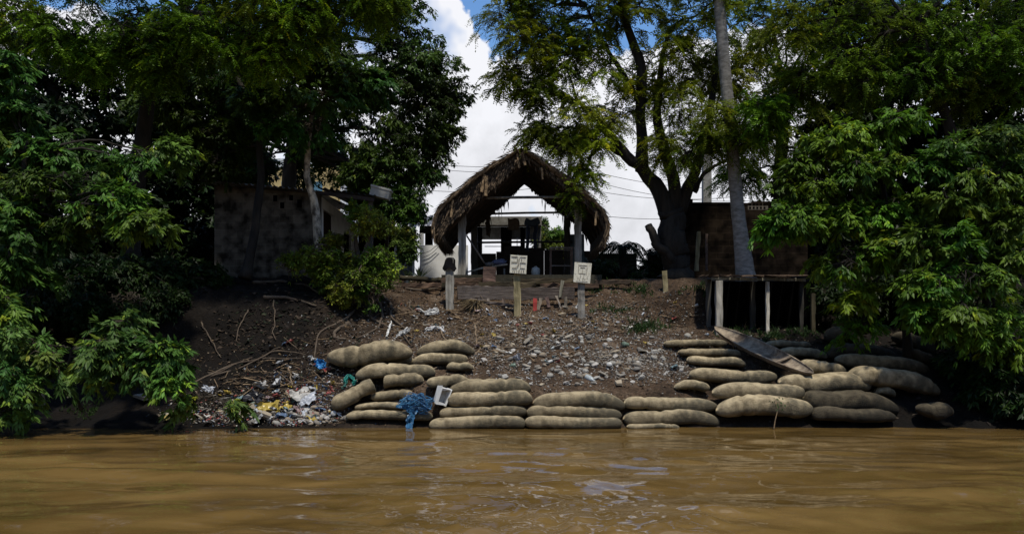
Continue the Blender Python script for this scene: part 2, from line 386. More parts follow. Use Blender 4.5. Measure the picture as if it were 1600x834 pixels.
STY = {

 # M leaflets, leaf length, width, fan (rad), droop, twig length, sprays per twig
 'fan':     dict(M=8, ln=.17, wd=.055, fan=1.9, dr=.55, tw=.42, K=4, T=8),
 'broad':   dict(M=6, ln=.155, wd=.055, fan=2.6, dr=.75, tw=.38, K=4, T=8),
 'feather': dict(M=12, ln=.07, wd=.034, fan=0, dr=.25, tw=.42, K=5, T=8),
 'coarse':  dict(M=5, ln=.26, wd=.12, fan=2.8, dr=.5, tw=.6, K=4, T=7),
 'small':   dict(M=6, ln=.09, wd=.04, fan=2.6, dr=.4, tw=.22, K=4, T=7),
}
def crown(mb, lobes, style, colA, colB, nb=16, anchor=None, tipc=None, seed=0, upb=.15, yellow=.03, wood=True, shrink=1.0, arch=.25):
    """lobes: (centre, radii xyz, density) ; boughs arch out from each lobe's heart, twigs leave them, leaf sprays line the twigs"""
    rg = np.random.default_rng(1000+seed); S = STY[style]
    colA = np.array(colA); colB = np.array(colB)
    for (c, R, dens) in lobes:
        c = np.array(c, float); R = np.array(R, float)*np.ones(3)
        if style == 'fan': R = R*np.array([1.12, 1.1, .62])
        B = max(3, int(nb*dens)); T, K, M = S['T'], S['K'], S['M']
        lsz = rg.uniform(.78, 1.25); ltn = rg.uniform(.7, 1.4)*np.array([rg.uniform(.8, 1.35), 1, rg.uniform(.7, 1.1)])
        d = unit(rg.normal(0, 1, (B, 3))+np.array([0, 0, upb]))
        e = c+d*R*rg.uniform(.65, 1.12, (B, 1))
        st = c+d*R*.12-np.array([0, 0, .25])*R
        t = np.linspace(.22, 1, T)[None, :, None]
        ctr = (e-st)[:, None]*t+st[:, None]
        lenb = np.linalg.norm(e-st, axis=1)[:, None, None]
        ctr = ctr+np.array([0, 0, 1.0])*lenb*(arch*4*t*(1-t)*.6-.14*t*t)+rg.normal(0, .05, (B, T, 3))
        tan = unit(np.gradient(ctr, axis=1))
        if wood: add_segs(mb, ctr[:, :-1].reshape(-1, 3), ctr[:, 1:].reshape(-1, 3), .016*shrink, .012*shrink)
        sd = unit(np.cross(tan, np.array([0, 0, 1.0]))+rg.normal(0, .25, (B, T, 3)))
        sg = np.where(np.arange(T)[None, :, None] % 2 == 0, 1, -1)
        td = unit(tan*.75+sd*sg*rg.uniform(.5, 1.3, (B, T, 1))+rg.normal(0, .3, (B, T, 3))*np.array([1, 1, .6]))
        tl = S['tw']*rg.uniform(.6, 1.3, (B, T, 1))*(1.15-.45*t)
        k = np.linspace(.25, 1, K)[None, None, :, None]
        sp = ctr[:, :, None]+td[:, :, None]*tl[:, :, None]*k
        sp[..., 2] -= (tl[:, :, None]*k*k*.35)[..., 0]
        if wood:
            add_segs(mb, ctr.reshape(-1, 3), sp[:, :, -1].reshape(-1, 3), .007*shrink, .003*shrink)
        spd = unit(td[:, :, None]+rg.normal(0, .45, (B, T, K, 3))*np.array([1, 1, .4]))
        spd[..., 2] -= .18
        sp = sp.reshape(-1, 3); spd = unit(spd.reshape(-1, 3)); Nn = len(sp)
        keep = fbm(sp[:, 0]*1.5, sp[:, 1]*1.5, sp[:, 2]*1.7, o=2, s=seed) > -.33
        tt = np.broadcast_to(t[:, :, :, None], (B, T, K, 1)).reshape(-1)
        sp = sp[keep]; spd = spd[keep]; tt = tt[keep]; Nn = len(sp)
        shade = rg.uniform(0, 1, Nn)*.55+.45*np.clip(.5+.9*fbm(sp[:, 0]*.8, sp[:, 1]*.8, sp[:, 2]*.9, o=2, s=seed+5), 0, 1)
        base_c = (colA+(colB-colA)*shade[:, None])*ltn
        yl = rg.uniform(0, 1, Nn) < yellow
        base_c[yl] = base_c[yl]*np.array([2.3, 1.7, 1.0])
        upv = unit(np.array([0, 0, 1.0])+rg.normal(0, .28, (Nn, 3)))
        side = unit(np.cross(spd, upv))
        if style == 'feather':
            kk = np.repeat(np.linspace(.08, 1, M//2), 2)[None, :, None]; s2 = np.where(np.arange(M) % 2 == 0, 1, -1)[None, :, None]
            rl = rg.uniform(.16, .27, (Nn, 1, 1))
            bs = sp[:, None]+spd[:, None]*rl*kk-np.array([0, 0, 1.0])*rl*kk*kk*.5
            dd = spd[:, None]*.45+side[:, None]*s2+rg.normal(0, .12, (Nn, M, 3))
            dd[..., 2] -= S['dr']
        else:
            an = np.linspace(-1, 1, M)[None, :]*S['fan']/2*rg.uniform(.8, 1.2, (Nn, 1))+rg.normal(0, .12, (Nn, M))
            dd = spd[:, None]*np.cos(an)[..., None]+side[:, None]*np.sin(an)[..., None]
            if style in ('broad', 'coarse', 'small'): dd = dd+rg.normal(0, .35, dd.shape)
            dd[..., 2] -= S['dr']*rg.uniform(.4, 1.4, (Nn, M))
            bs = np.repeat(sp[:, None], M, 1)+rg.normal(0, .02, dd.shape)+dd*.02
        ln = lsz*S['ln']*shrink*rg.uniform(.65, 1.2, (Nn, M)); wd = lsz*S['wd']*shrink*rg.uniform(.8, 1.2, (Nn, M))
        cc = np.repeat(base_c[:, None], M, 1)*rg.uniform(.75, 1.25, (Nn, M, 1))
        uu = unit(np.repeat(upv[:, None], M, 1)+rg.normal(0, .3, dd.shape))
        add_leaves(mb, bs.reshape(-1, 3), dd.reshape(-1, 3), uu.reshape(-1, 3), ln.ravel(), wd.ravel(), cc.reshape(-1, 3))
def lob(px, py, D, r, dens=1.0, fx=1.0, fz=.8, fy=1.0): return (P(px, py, D), (r*fx, r*fy, r*fz), dens)
def curve(pts, n=14, wob=.0, seed=0):
    pts = np.array(pts, float); m = len(pts)
    d = np.concatenate([[0], np.cumsum(np.linalg.norm(np.diff(pts, axis=0), axis=1))]); d /= d[-1]
    t = np.linspace(0, 1, n); out = np.stack([np.interp(t, d, pts[:, i]) for i in range(3)], 1)
    for _ in range(2):
        o2 = out.copy(); o2[1:-1] = (out[:-2]+2*out[1:-1]+out[2:])/4; out = o2
    if wob: out[1:] += wob*np.stack([fbm(t*6+seed, t*0+k*3.3, o=2, s=seed+k) for k in range(3)], 1)[1:]
    return out
def tree(name, label, cat, trunk_pts, r0, r1, lobes, style, cA, cB, bark, nb=16, seed=0, group=None, limbs=(), **kw):
    base = np.array(trunk_pts[0], float)
    root = thing(name, base, label, cat, group)
    tp = curve(trunk_pts, 26, r0*.25, seed)
    rad = np.linspace(r0, r1, len(tp)); rad[:3] *= [1.5, 1.22, 1.08]
    mb = MB().tube(tp, rad, 14, rough=.28, seed=seed+1); mb.build('trunk', bark, root, smooth=True)
    for i, (pp, a, b) in enumerate(limbs):
        lp = curve(pp, 20, a*.5, seed+i+3)
        MB().tube(lp, np.linspace(a, b, len(lp)), 10, rough=.3, seed=seed+i).build('branch', bark, root, smooth=True)
    mb = MB()
    # limbs from trunk top toward the lobes live in the crown mesh
    top = tp[-1]
    srcs = np.vstack([tp[len(tp)//2:]]+[curve(pp, 20)[6:] for pp, a, b in limbs if b < .1]) if len(limbs) else tp[len(tp)//2:]
    for (c, R, dn) in lobes:
        c = np.array(c); dd = np.linalg.norm(srcs-c, axis=1)+np.clip(c[2]-srcs[:, 2]-1.5, 0, 9)*.3
        s = srcs[np.argmin(dd)]; L = np.linalg.norm(c-s)
        if L > 12: continue
        mid = (s+c)/2+np.array([0, 0, .12*L])
        lp = curve([s, mid, c], 10, .12, seed+int(abs(c[0])*10))
        mb.tube(lp, np.linspace(min(r1*.6, .02+.018*L), .015, 10), 6, mat=1, rough=.2, cap=False)
    crown(mb, lobes, style, cA, cB, nb=nb, seed=seed, **kw)
    mb.build('crown', [M_leaf, bark if bark is not M_bark_pale else M_twig], root)
    return root

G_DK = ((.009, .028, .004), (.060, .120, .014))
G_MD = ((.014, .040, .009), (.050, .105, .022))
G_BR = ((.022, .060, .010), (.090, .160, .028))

# --- left side
tree('broadleaf_tree', 'big dark broadleaf tree overhanging the block house roof, its crown edge against the white cloud', 'tree',
     [P(455, 425, 28.6), P(452, 300, 28.6), P(462, 180, 28.4), P(500, 60, 28)], .30, .14,
     [lob(470, 40, 27, 1.7), lob(550, 20, 27, 1.7), lob(620, 35, 27, 1.3), lob(560, 100, 27, 1.7), lob(640, 95, 27, 1.35), lob(680, 105, 27, .8),
      lob(700, 145, 27, .75), lob(660, 160, 26.6, 1.15), lob(600, 180, 27, 1.5), lob(690, 205, 26.6, .65, .8), lob(530, 180, 27.5, 1.4), lob(650, 225, 26.5, 1.0),
      lob(600, 255, 26.6, 1.15), lob(655, 280, 26.4, .75, .8), lob(620, 305, 26.3, .8), lob(570, 265, 27.2, .85), lob(480, 200, 28, 1.1), lob(640, 325, 26.2, .45, .8), lob(400, 262, 29.5, .7, .6), lob(470, 262, 29.5, .7, .6), lob(520, 250, 29, .7, .7), lob(560, 290, 28, .5, .7), lob(340, 240, 30, .9),
      lob(500, -60, 27, 2), lob(600, -60, 27, 1.9), lob(420, -20, 28, 2), lob(420, 90, 28.4, 1.6), lob(430, 180, 28.8, 1.1)],
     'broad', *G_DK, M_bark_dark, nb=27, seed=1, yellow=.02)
tree('feathery_tree', 'feathery green tree whose fine drooping leaves hang across the top left', 'tree',
     [P(215, 470, 23.2), P(205, 330, 23.2), P(230, 150, 22.5), P(300, -20, 22)], .26, .12,
     [lob(20, 30, 21, 1.1), lob(100, 50, 21, 1.1), lob(170, 30, 21, 1.2), lob(230, 65, 21, .9), lob(300, 30, 21, 1.2), lob(350, 70, 21, .8), lob(400, 30, 21, 1.1),
      lob(470, 35, 21, .95), lob(540, 10, 21, .85), lob(590, 5, 21, .6, .8), lob(420, 80, 21, .55), lob(120, -60, 21, 1.6), lob(260, -70, 21, 1.6), lob(400, -70, 21, 1.6), lob(520, -60, 21, 1.2), lob(160, 95, 21.2, .5), lob(250, 105, 21.2, .4)],
     'feather', (.026, .075, .005), (.20, .33, .018), M_bark_dark, nb=25, seed=2, yellow=.06)
tree('pale_trunk_tree', 'slender tree with a pale mottled curving trunk in front of the block house', 'tree',
     [P(502, 412, 24.0), P(497, 360, 24.0), P(490, 310, 24.0), P(477, 275, 24.0), P(480, 235, 24.0), P(488, 180, 24)], .135, .06,
     [lob(420, 95, 23.4, .8), lob(490, 95, 23.4, .8), lob(550, 120, 23.4, .7), lob(585, 130, 23.4, .35, .7), lob(450, 140, 23.2, .75), lob(520, 150, 23.4, .7), lob(440, 195, 23.2, .5, .7), lob(490, 195, 23.4, .45, .6), lob(400, 150, 23.4, .6)],
     'fan', (.018, .058, .009), (.09, .20, .030), M_bark_pale, nb=14, seed=3, yellow=.04)
tree('dark_trunk_tree', 'thin dark tree standing before the grey block wall', 'tree',
     [P(382, 435, 23.4), P(400, 360, 23.6), P(408, 280, 23.8), P(405, 200, 24), P(370, 120, 24)], .12, .07,
     [lob(360, 140, 24.2, .9), lob(300, 110, 24.5, 1.1), lob(370, 210, 24.4, .7), lob(310, 190, 24.6, .8), lob(250, 150, 24.6, 1.0), lob(345, 250, 24.4, .5)],
     'broad', *G_DK, M_bark_dark, nb=24, seed=4)
# trees behind the left bank
for i, (px, base, D, ls) in enumerate([
    (60, 440, 28, [(-60, 60, 2.4), (40, 90, 2.2), (0, 190, 2.2), (90, 210, 2.0), (40, 300, 2.0), (-60, 280, 2.4), (60, 380, 1.7), (110, 400, 1.4), (-40, 400, 2.0), (100, 120, 2.0)]),
    (250, 430, 30, [(180, 90, 2.2), (270, 60, 2.2), (220, 190, 1.9), (290, 150, 1.8), (180, 290, 1.8), (250, 320, 1.5), (350, 60, 2.1), (200, 390, 1.4), (370, 150, 1.5), (150, 380, 1.6), (300, 220, 1.3), (310, 300, 1.3), (310, 380, 1.1), (330, 250, 1.2), (270, 410, 1.2), (220, 430, 1.2), (120, 440, 1.2), (380, 245, 1.0), (250, 260, 1.3)]),
    (-120, 460, 24, [(-180, 100, 2.5), (-120, 250, 2.5), (-180, 380, 2.4), (-60, 350, 1.6), (-100, 150, 2.2), (-80, 470, 1.8)])]):
    tree('shade_tree', ['dense dark tree behind the left shrub, trunk hidden in shade', 'dark tree left of the block house with sky pinholes in its crown', 'dark tree at the far left edge of the bank'][i], 'tree',
         [P(px, base, D), P(px+5, base-130, D), P(px+20, base-300, D)], .3, .15, [lob(a, b, D+random.uniform(-.6, .6), r) for a, b, r in ls],
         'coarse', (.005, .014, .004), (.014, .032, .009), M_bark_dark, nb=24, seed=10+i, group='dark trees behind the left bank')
# left overhanging shrub
tree('overhanging_shrub', 'tall shrub with drooping fan shaped leaflets at the left edge', 'shrub',
     [P(-20, 560, 18.6), P(-5, 450, 18.5), P(30, 340, 18.6), P(40, 240, 18.8)], .09, .05,
     [lob(10, 105, 19, .45, .8), lob(-30, 130, 19, .8), lob(20, 175, 19, .5, .8), lob(-20, 215, 19, .6), lob(50, 295, 18.6, .75), lob(120, 290, 18.6, .7), lob(190, 315, 18.4, .7),
      lob(225, 345, 18.2, .5), lob(130, 350, 18.4, .65), lob(60, 360, 18.4, .7), lob(0, 310, 18.4, .8), lob(190, 250, 19.4, .7, .8), lob(130, 225, 19.6, .7, .8), lob(250, 240, 20, .6, .7), lob(-10, 400, 18.2, .7), lob(70, 240, 19.2, .6, .8), lob(5, 470, 17.8, .5, .8), lob(30, 430, 18.4, .45, .6)],
     'fan', (.012, .040, .006), (.10, .215, .034), M_bark_dark, nb=9, seed=20, yellow=.05)
tree('waterside_bush', 'low bush with bright drooping leaflets leaning over the water at the left', 'bush',
     [P(128, 640, 17.9), P(108, 600, 17.8), P(106, 570, 17.6), P(112, 545, 17.5)], .035, .02,
     [lob(90, 540, 17.4, .5, .7), lob(150, 540, 17.3, .6), lob(200, 530, 17.3, .55), lob(255, 555, 17.2, .5), lob(225, 575, 17.2, .5), lob(190, 575, 17.2, .5), lob(130, 580, 17.3, .45, .6), lob(80, 570, 17.4, .45, .7), lob(180, 505, 17.6, .3, .7), lob(270, 600, 17.3, .35, .9), lob(310, 625, 17.5, .3, .8), lob(350, 630, 17.7, .2, .7)],
     'fan', (.015, .050, .012), (.15, .28, .06), M_twig, nb=5, seed=21, yellow=.09)
tree('waterside_bush', 'leafy bush in the bottom left corner trailing to the water', 'bush',
     [P(-40, 660, 17.4), P(-20, 620, 17.3), P(0, 570, 17.2)], .04, .02,
     [lob(10, 530, 17, .45), lob(20, 580, 16.9, .45, .9), lob(-10, 600, 16.8, .5), lob(30, 600, 16.9, .3, .8), lob(15, 640, 16.9, .3, .9), lob(-25, 550, 17, .5), lob(50, 540, 17.4, .4, .7), lob(-10, 480, 17.4, .4)],
     'fan', (.020, .062, .014), (.13, .25, .05), M_twig, nb=6, seed=22, yellow=.08)
# bush with gnarled roots before the block house
tree('rooted_bush', 'leafy yellow green bush with gnarled stems before the white doorway', 'bush',
     [P(545, 470, 23.2), P(548, 430, 23.2), P(560, 400, 23.2), P(555, 370, 23.2)], .13, .05,
     [lob(575, 345, 23, .4, .8), lob(560, 330, 23.2, .3, .6), lob(600, 350, 23, .25, .7), lob(545, 405, 23, .35, .7), lob(590, 405, 22.8, .45, .9), lob(480, 400, 23, .35, .8), lob(515, 405, 22.8, .35, .6), lob(560, 430, 22.7, .5, .8), lob(600, 430, 22.8, .35, .8), lob(500, 430, 22.9, .45, .8), lob(540, 450, 22.6, .4, .8), lob(450, 410, 23.2, .3, .6), lob(575, 455, 22.6, .35, .7), lob(520, 375, 23.2, .25, .6)],
     'small', (.018, .050, .006), (.19, .27, .03), M_root, nb=20, seed=23, yellow=.07,
     limbs=[([P(560, 410, 23.1), P(575, 380, 23.1), P(580, 350, 23)], .06, .03), ([P(555, 430, 23.1), P(535, 400, 23), P(515, 385, 23)], .05, .02), ([P(548, 470, 23.1), P(590, 430, 23), P(600, 400, 23)], .06, .02)])
# --- right side: the forked tamarind
D = 25.6
MB0 = 0
tree('forked_tree', 'gnarled dark forked tree right of the hut with airy feathery foliage', 'tree',
     [P(1058, 440, D), P(1054, 400, D), P(1052, 360, D), P(1048, 325, D)], .42, .36,
     [lob(790, 20, D, .9, .9), lob(850, 15, D, 1.2), lob(920, 30, D, 1.2, .9), lob(985, 25, D, 1.2, .8), lob(820, 70, D-.4, .9, .9), lob(880, 95, D-.3, 1.0, .8), lob(790, 115, D-.4, .5, .45), lob(850, 140, D-.4, .7, .6),
      lob(940, 110, D, 1.1, .7), lob(900, 175, D-.5, .8, .7), lob(840, 205, D-.5, .5, .6), lob(880, 225, D-.5, .55, .8), lob(930, 220, D-.3, .7, .8), lob(960, 180, D, .8, .7), lob(915, 270, D-.4, .45, .45), lob(900, 300, D-.5, .3, .35), lob(1000, 150, D, .9, .7), lob(1040, 80, D, 1.2, .8),
      lob(1060, 160, D-.4, .9, .9), lob(1040, 230, D-.6, .6, .7), lob(1090, 110, D+.4, 1.0), lob(1090, 225, D-1.2, .8, 1.2), lob(1120, 190, D-1.2, .8, 1.2), lob(1165, 215, D-1.4, .8, 1.1), lob(1090, 20, D, 1.3, .9), lob(1150, 120, D+1.0, 1.0, .8),
      lob(830, -60, D, 1.6), lob(930, -60, D, 1.6), lob(1040, -60, D, 1.6)],
     'feather', (.030, .072, .005), (.27, .38, .018), M_bark_dark, nb=25, seed=30, yellow=.04,
     limbs=[([P(1050, 345, D), P(1028, 300, D), P(1003, 262, D), P(975, 240, D-.1), P(945, 195, D-.2), P(900, 160, D-.3)], .27, .05),
            ([P(1003, 268, D), P(1000, 220, D), P(1005, 160, D), P(1000, 100, D), P(975, 20, D), P(960, -60, D)], .2, .07),
            ([P(1000, 160, D), P(970, 110, D), P(940, 60, D), P(915, 10, D)], .09, .03),
            ([P(975, 243, D), P(940, 225, D-.1), P(915, 205, D-.3)], .1, .03),
            ([P(1050, 340, D), P(1052, 290, D), P(1040, 240, D+.1), P(1020, 190, D), P(1030, 120, D), P(1050, 50, D)], .21, .05),
            ([P(1062, 330, D), P(1082, 290, D+.1), P(1092, 240, D), P(1110, 170, D), P(1120, 80, D)], .19, .05),
            ([P(1085, 300, D+.6), P(1100, 270, D+.6), P(1125, 255, D+.6), P(1150, 240, D+.6)], .08, .03),
            ([P(1056, 410, D-.2), P(1030, 385, D-.4), P(1013, 350, D-.4)], .16, .10)])
# palm with its head above the picture
def frond(mb, a, ang, L, rise, droop, colr, leaf=.5, wid=.035, nn=26, seedy=0):
    rg = np.random.default_rng(seedy)
    t = np.linspace(0, 1, 14); h = np.array([math.cos(ang), math.sin(ang), 0])
    pts = np.array(a)+h*L*t[:, None]*(1-.15*t[:, None])+np.array([0, 0, 1.0])*(rise*t-droop*t*t)[:, None]
    mb.tube(pts, np.linspace(.03, .006, 14)*L/2.5, 4, mat=0, col=np.array(colr)*1.3, cap=False)
    tt = np.repeat(np.linspace(.12, 1, nn), 2); sg = np.tile([1, -1], nn)
    b = np.stack([np.interp(tt, t, pts[:, i]) for i in range(3)], 1)
    tan = unit(np.stack([np.interp(tt, t, np.gradient(pts[:, i])) for i in range(3)], 1))
    s = unit(np.cross(tan, np.array([0, 0, 1.0])))
    d = tan*.7+s*sg[:, None]+rg.normal(0, .08, b.shape); d[:, 2] -= .45
    ln = leaf*(.35+np.sin(np.clip(tt*1.1, 0, 1)*math.pi*.9)*.8)*rg.uniform(.85, 1.1, len(tt))
    up = unit(np.cross(s*sg[:, None], tan)*sg[:, None]*0+np.array([0, 0, 1.0])+s*sg[:, None]*.3)
    add_leaves(mb, b, d, up, ln, np.full(len(tt), wid), np.tile(colr, (len(tt), 1))*rg.uniform(.7, 1.2, (len(tt), 1)), fold=.1)
pr = thing('palm_tree', P(1166, 430, 24.7), 'tall palm with a straight grey trunk rising out of the picture', 'palm tree')
tp = curve([P(1167, 448, 24.7), P(1153, 330, 24.7), P(1141, 200, 24.7), P(1128, 60, 24.7), P(1120, -60, 24.7), P(1112, -190, 24.7)], 50)
rr = np.interp(np.linspace(0, 1, 50), [0, .05, .14, .3, 1], [.30, .25, .19, .17, .14])*(1+.03*(np.arange(50) % 2))
MB().tube(tp, rr, 16, rough=.08, seed=5).build('trunk', M_bark_palm, pr, smooth=True)
mb = MB()
for k in range(16): frond(mb, tp[-1], k*2*math.pi/16+.2*random.random(), 2.8, 1.2-(k % 3)*.5, 2.2, (.035, .075, .015), .6, .05, 34, k)
mb.build('fronds', M_leaf, pr)
pr = thing('small_palm', P(974, 432, 27.5), 'small palm with arching fronds right of the hut', 'palm')
MB().tube(curve([P(974, 432, 27.5), P(974, 405, 27.5), P(972, 385, 27.5)], 8), .12, 10, rough=.2).build('trunk', M_bark_dark, pr, smooth=True)
mb = MB()
for k in range(15): frond(mb, P(972, 386, 27.5), k*2*math.pi/15+.1, .95, .75-(k % 3)*.25, .95, (.016, .036, .010), .3, .03, 22, k+40)
mb.build('fronds', M_leaf, pr)
# background trees on the right
for i, (px, base, D, ls, st, cA, cB) in enumerate([
    (1215, 430, 28.5, [(1160, 40, 1.6), (1230, 60, 1.7), (1190, 130, 1.5), (1250, 150, 1.5), (1200, 210, 1.2), (1260, 240, 1.2), (1290, 30, 1.7), (1160, 270, .8), (1190, -40, 1.8)], 'feather', (.022, .056, .005), (.18, .29, .016)),
    (1380, 430, 29.0, [(1340, 40, 1.9), (1420, 60, 1.9), (1360, 130, 1.8), (1440, 150, 1.8), (1320, 180, 1.4), (1380, 220, 1.6), (1460, 240, 1.6), (1340, 290, 1.4), (1400, 330, 1.6), (1380, -50, 2), (1270, 330, 1.0), (1300, 400, 1.1), (1250, 400, .9), (1290, 420, 1.0), (1330, 420, 1.3), (1390, 420, 1.4), (1270, 290, 1.2), (1440, 340, 1.5)], 'coarse', (.005, .014, .004), (.015, .034, .009)),
    (1560, 430, 28, [(1500, 30, 1.9), (1580, 60, 2.0), (1520, 140, 1.8), (1620, 160, 2.0), (1540, 240, 1.7), (1500, 340, 1.6), (1600, 330, 2), (1480, 420, 1.5), (1580, 430, 1.8), (1560, -50, 2.2), (1590, 90, 2.0), (1440, 430, 1.6), (1520, 430, 1.6)], 'coarse', (.005, .014, .004), (.016, .036, .010)),
    (1740, 470, 25, [(1700, 60, 2.4), (1720, 220, 2.4), (1700, 370, 2.2), (1680, 480, 1.8), (1640, 520, 1.2)], 'coarse', (.005, .014, .004), (.014, .032, .009))]):
    tree('shade_tree', ['feathery tree behind the palm trunk', 'dense dark tree behind the right hand bush', 'dense dark tree at the upper right', 'dark tree past the right edge of the bank'][i], 'tree',
         [P(px, base, D), P(px+5, base-130, D), P(px+10, base-300, D)], .28, .14, [lob(a, b, D+random.uniform(-.6, .6), r) for a, b, r in ls],
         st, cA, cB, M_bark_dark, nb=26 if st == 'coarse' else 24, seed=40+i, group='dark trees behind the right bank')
tree('feathery_tree', 'mid green feathery tree spreading over the top right', 'tree',
     [P(1530, 470, 23.5), P(1520, 330, 23.5), P(1480, 180, 23), P(1430, 40, 22.6)], .2, .1,
     [lob(1230, 40, 23, 1.0, .9), lob(1300, 60, 23, 1.1, .9), lob(1370, 30, 23, 1.1), lob(1340, 120, 23, .9, .9), lob(1420, 110, 23, 1.0, .9), lob(1450, 40, 23, 1.1), lob(1520, 80, 22.6, 1.1), lob(1580, 40, 22.6, 1.2), lob(1490, 140, 23, .8, .8), lob(1260, 130, 23.2, .8, .8), lob(1580, 130, 22.6, .8, .8), lob(1200, 170, 23.4, .6, .8), lob(1320, -50, 23, 1.5), lob(1450, -50, 23, 1.5), lob(1570, -50, 23, 1.5)],
     'feather', (.024, .062, .006), (.20, .33, .020), M_bark_dark, nb=24, seed=50, yellow=.03)
tree('leafy_bush', 'tall layered bush with glossy bright leaves above the right hand sandbags', 'bush',
     [P(1420, 560, 20.6), P(1410, 470, 20.4), P(1390, 360, 20.2), P(1375, 260, 20.2)], .10, .05,
     [lob(1395, 185, 20, .6), lob(1340, 205, 20, .65), lob(1290, 225, 20, .55), lob(1260, 255, 20, .5, .9), lob(1350, 260, 19.8, .75), lob(1295, 285, 19.8, .6), lob(1235, 290, 19.9, .4, .9), lob(1400, 255, 19.8, .6), lob(1250, 340, 19.6, .55), lob(1215, 345, 19.7, .3, .9), lob(1310, 340, 19.6, .6), lob(1370, 320, 19.6, .6), lob(1345, 400, 19.4, .6), lob(1400, 380, 19.4, .6), lob(1300, 400, 19.7, .35, .7), lob(1430, 320, 19.6, .6), lob(1340, 460, 19.8, .4, .7), lob(1340, 510, 19.8, .4, .6)],
     'fan', (.014, .048, .004), (.15, .29, .022), M_bark_dark, nb=9, seed=51, yellow=.05)
tree('leafy_bush', 'broad leafy bush hanging down over the bank at the right edge', 'bush',
     [P(1540, 600, 19.6), P(1545, 520, 19.4), P(1530, 400, 19.2), P(1520, 280, 19.2)], .10, .05,
     [lob(1500, 225, 19.2, .6), lob(1560, 215, 19.2, .6), lob(1460, 260, 19.2, .5), lob(1530, 280, 19, .65), lob(1590, 270, 19, .6), lob(1480, 310, 19, .5), lob(1560, 340, 18.8, .65), lob(1500, 370, 18.8, .6), lob(1450, 370, 19, .5), lob(1590, 400, 18.6, .6), lob(1530, 430, 18.6, .6), lob(1470, 440, 18.7, .55), lob(1430, 440, 18.8, .4, .9), lob(1500, 490, 18.5, .5), lob(1555, 490, 18.5, .5), lob(1455, 480, 18.6, .35, .9), lob(1580, 540, 18.6, .5, .7), lob(1530, 520, 18.5, .25, .8)],
     'fan', (.013, .045, .005), (.125, .25, .026), M_bark_dark, nb=9, seed=52, yellow=.04)
for i, (x0, x1, lb) in enumerate(((-300, 335, 'dark hedge added to block sky gaps left of the block house'), (1262, 1800, 'dark hedge added to block sky gaps right of the block outbuilding'))):
    hd = MB(); ls = [lob(x, 415+8*math.sin(x), 33, .95, 1, 1.3, 1.0) for x in range(x0, x1, 45)]+[lob(x, 370+9*math.sin(x*2), 33.5, .8, 1, 1.3, 1.0) for x in range(x0, x1, 45)]  # added leaf backing that darkens gaps where sky peeked through
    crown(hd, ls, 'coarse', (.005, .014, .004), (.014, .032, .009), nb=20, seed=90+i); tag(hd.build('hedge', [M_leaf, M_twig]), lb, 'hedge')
for i, (ls, lb, st_, ca, cb) in enumerate((
    ([lob(x, y, d_, r_, 1, 1.2, .8) for x, y, d_, r_ in ((-60, 440, 21, 1.0), (20, 440, 21.5, .8), (90, 430, 22, .8), (150, 440, 22, .7), (210, 425, 22.6, .7), (270, 430, 23, .6), (320, 432, 23.2, .45), (60, 475, 21, .6), (130, 475, 21.2, .5), (200, 472, 21.6, .45), (0, 490, 20.6, .6), (260, 465, 22, .35))], 'dark undergrowth covering the top of the left bank', 'broad', (.006, .018, .004), (.022, .050, .010)),
    ([lob(x, y, d_, r_, 1, 1.2, .8) for x, y, d_, r_ in ((1500, 470, 22, .9), (1570, 480, 21, .9), (1640, 500, 20.5, 1.0), (1450, 450, 23, .8), (1400, 450, 23.4, .6), (1600, 560, 19.4, .7), (1560, 600, 18.9, .5), (1620, 620, 18.6, .6), (1520, 560, 20, .5), (1350, 455, 23.4, .5), (1300, 460, 23.4, .4))], 'dark undergrowth filling the right end of the bank', 'broad', (.006, .018, .004), (.022, .050, .010)))):
    ub = MB(); crown(ub, ls, st_, ca, cb, nb=22, seed=95+i); tag(ub.build('undergrowth', [M_leaf, M_twig]), lb, 'undergrowth', kind='stuff')
# backdrop greenery beyond the yard
tree('garden_bush', 'bright green bush seen through the hut between the posts', 'bush',
     [P(862, 440, 38), P(862, 400, 38), P(862, 375, 38)], .08, .05, [lob(850, 372, 38, .55), lob(872, 368, 38, .5), lob(862, 385, 38, .6), lob(845, 350, 40, .4), lob(880, 385, 38, .5)],
     'small', (.05, .12, .015), (.16, .26, .04), M_twig, nb=22, seed=60)
tree('garden_bush', 'dark rounded bush between the hut and the forked tree', 'bush',
     [P(1015, 440, 28), P(1015, 415, 28), P(1015, 400, 28)], .08, .05, [lob(1010, 425, 28, .4), lob(1024, 400, 28, .4), lob(985, 432, 28, .35), lob(1034, 415, 28, .5), lob(950, 425, 29, .45), lob(925, 420, 29.5, .45), lob(1000, 440, 26.5, .35)],
     'small', (.012, .030, .008), (.035, .070, .018), M_twig, nb=24, seed=61)
rt = MB(); 
far = [(P(x, 497+8*math.sin(x*.05), 140+20*math.sin(x)), (9, 6, 3.6+1.5*math.sin(x*.7)), 1.0) for x in range(-400, 2100, 55)]
STY['far'] = dict(M=4, ln=1.2, wd=.8, fan=2.8, dr=.4, tw=1.8, K=3, T=6)
crown(rt, far, 'far', (.015, .03, .012), (.04, .06, .022), nb=14, seed=70, wood=False)
o = rt.build('distant_woods', M_leaf); tag(o, 'low dark line of far woods behind the yard', 'woods', kind='stuff')

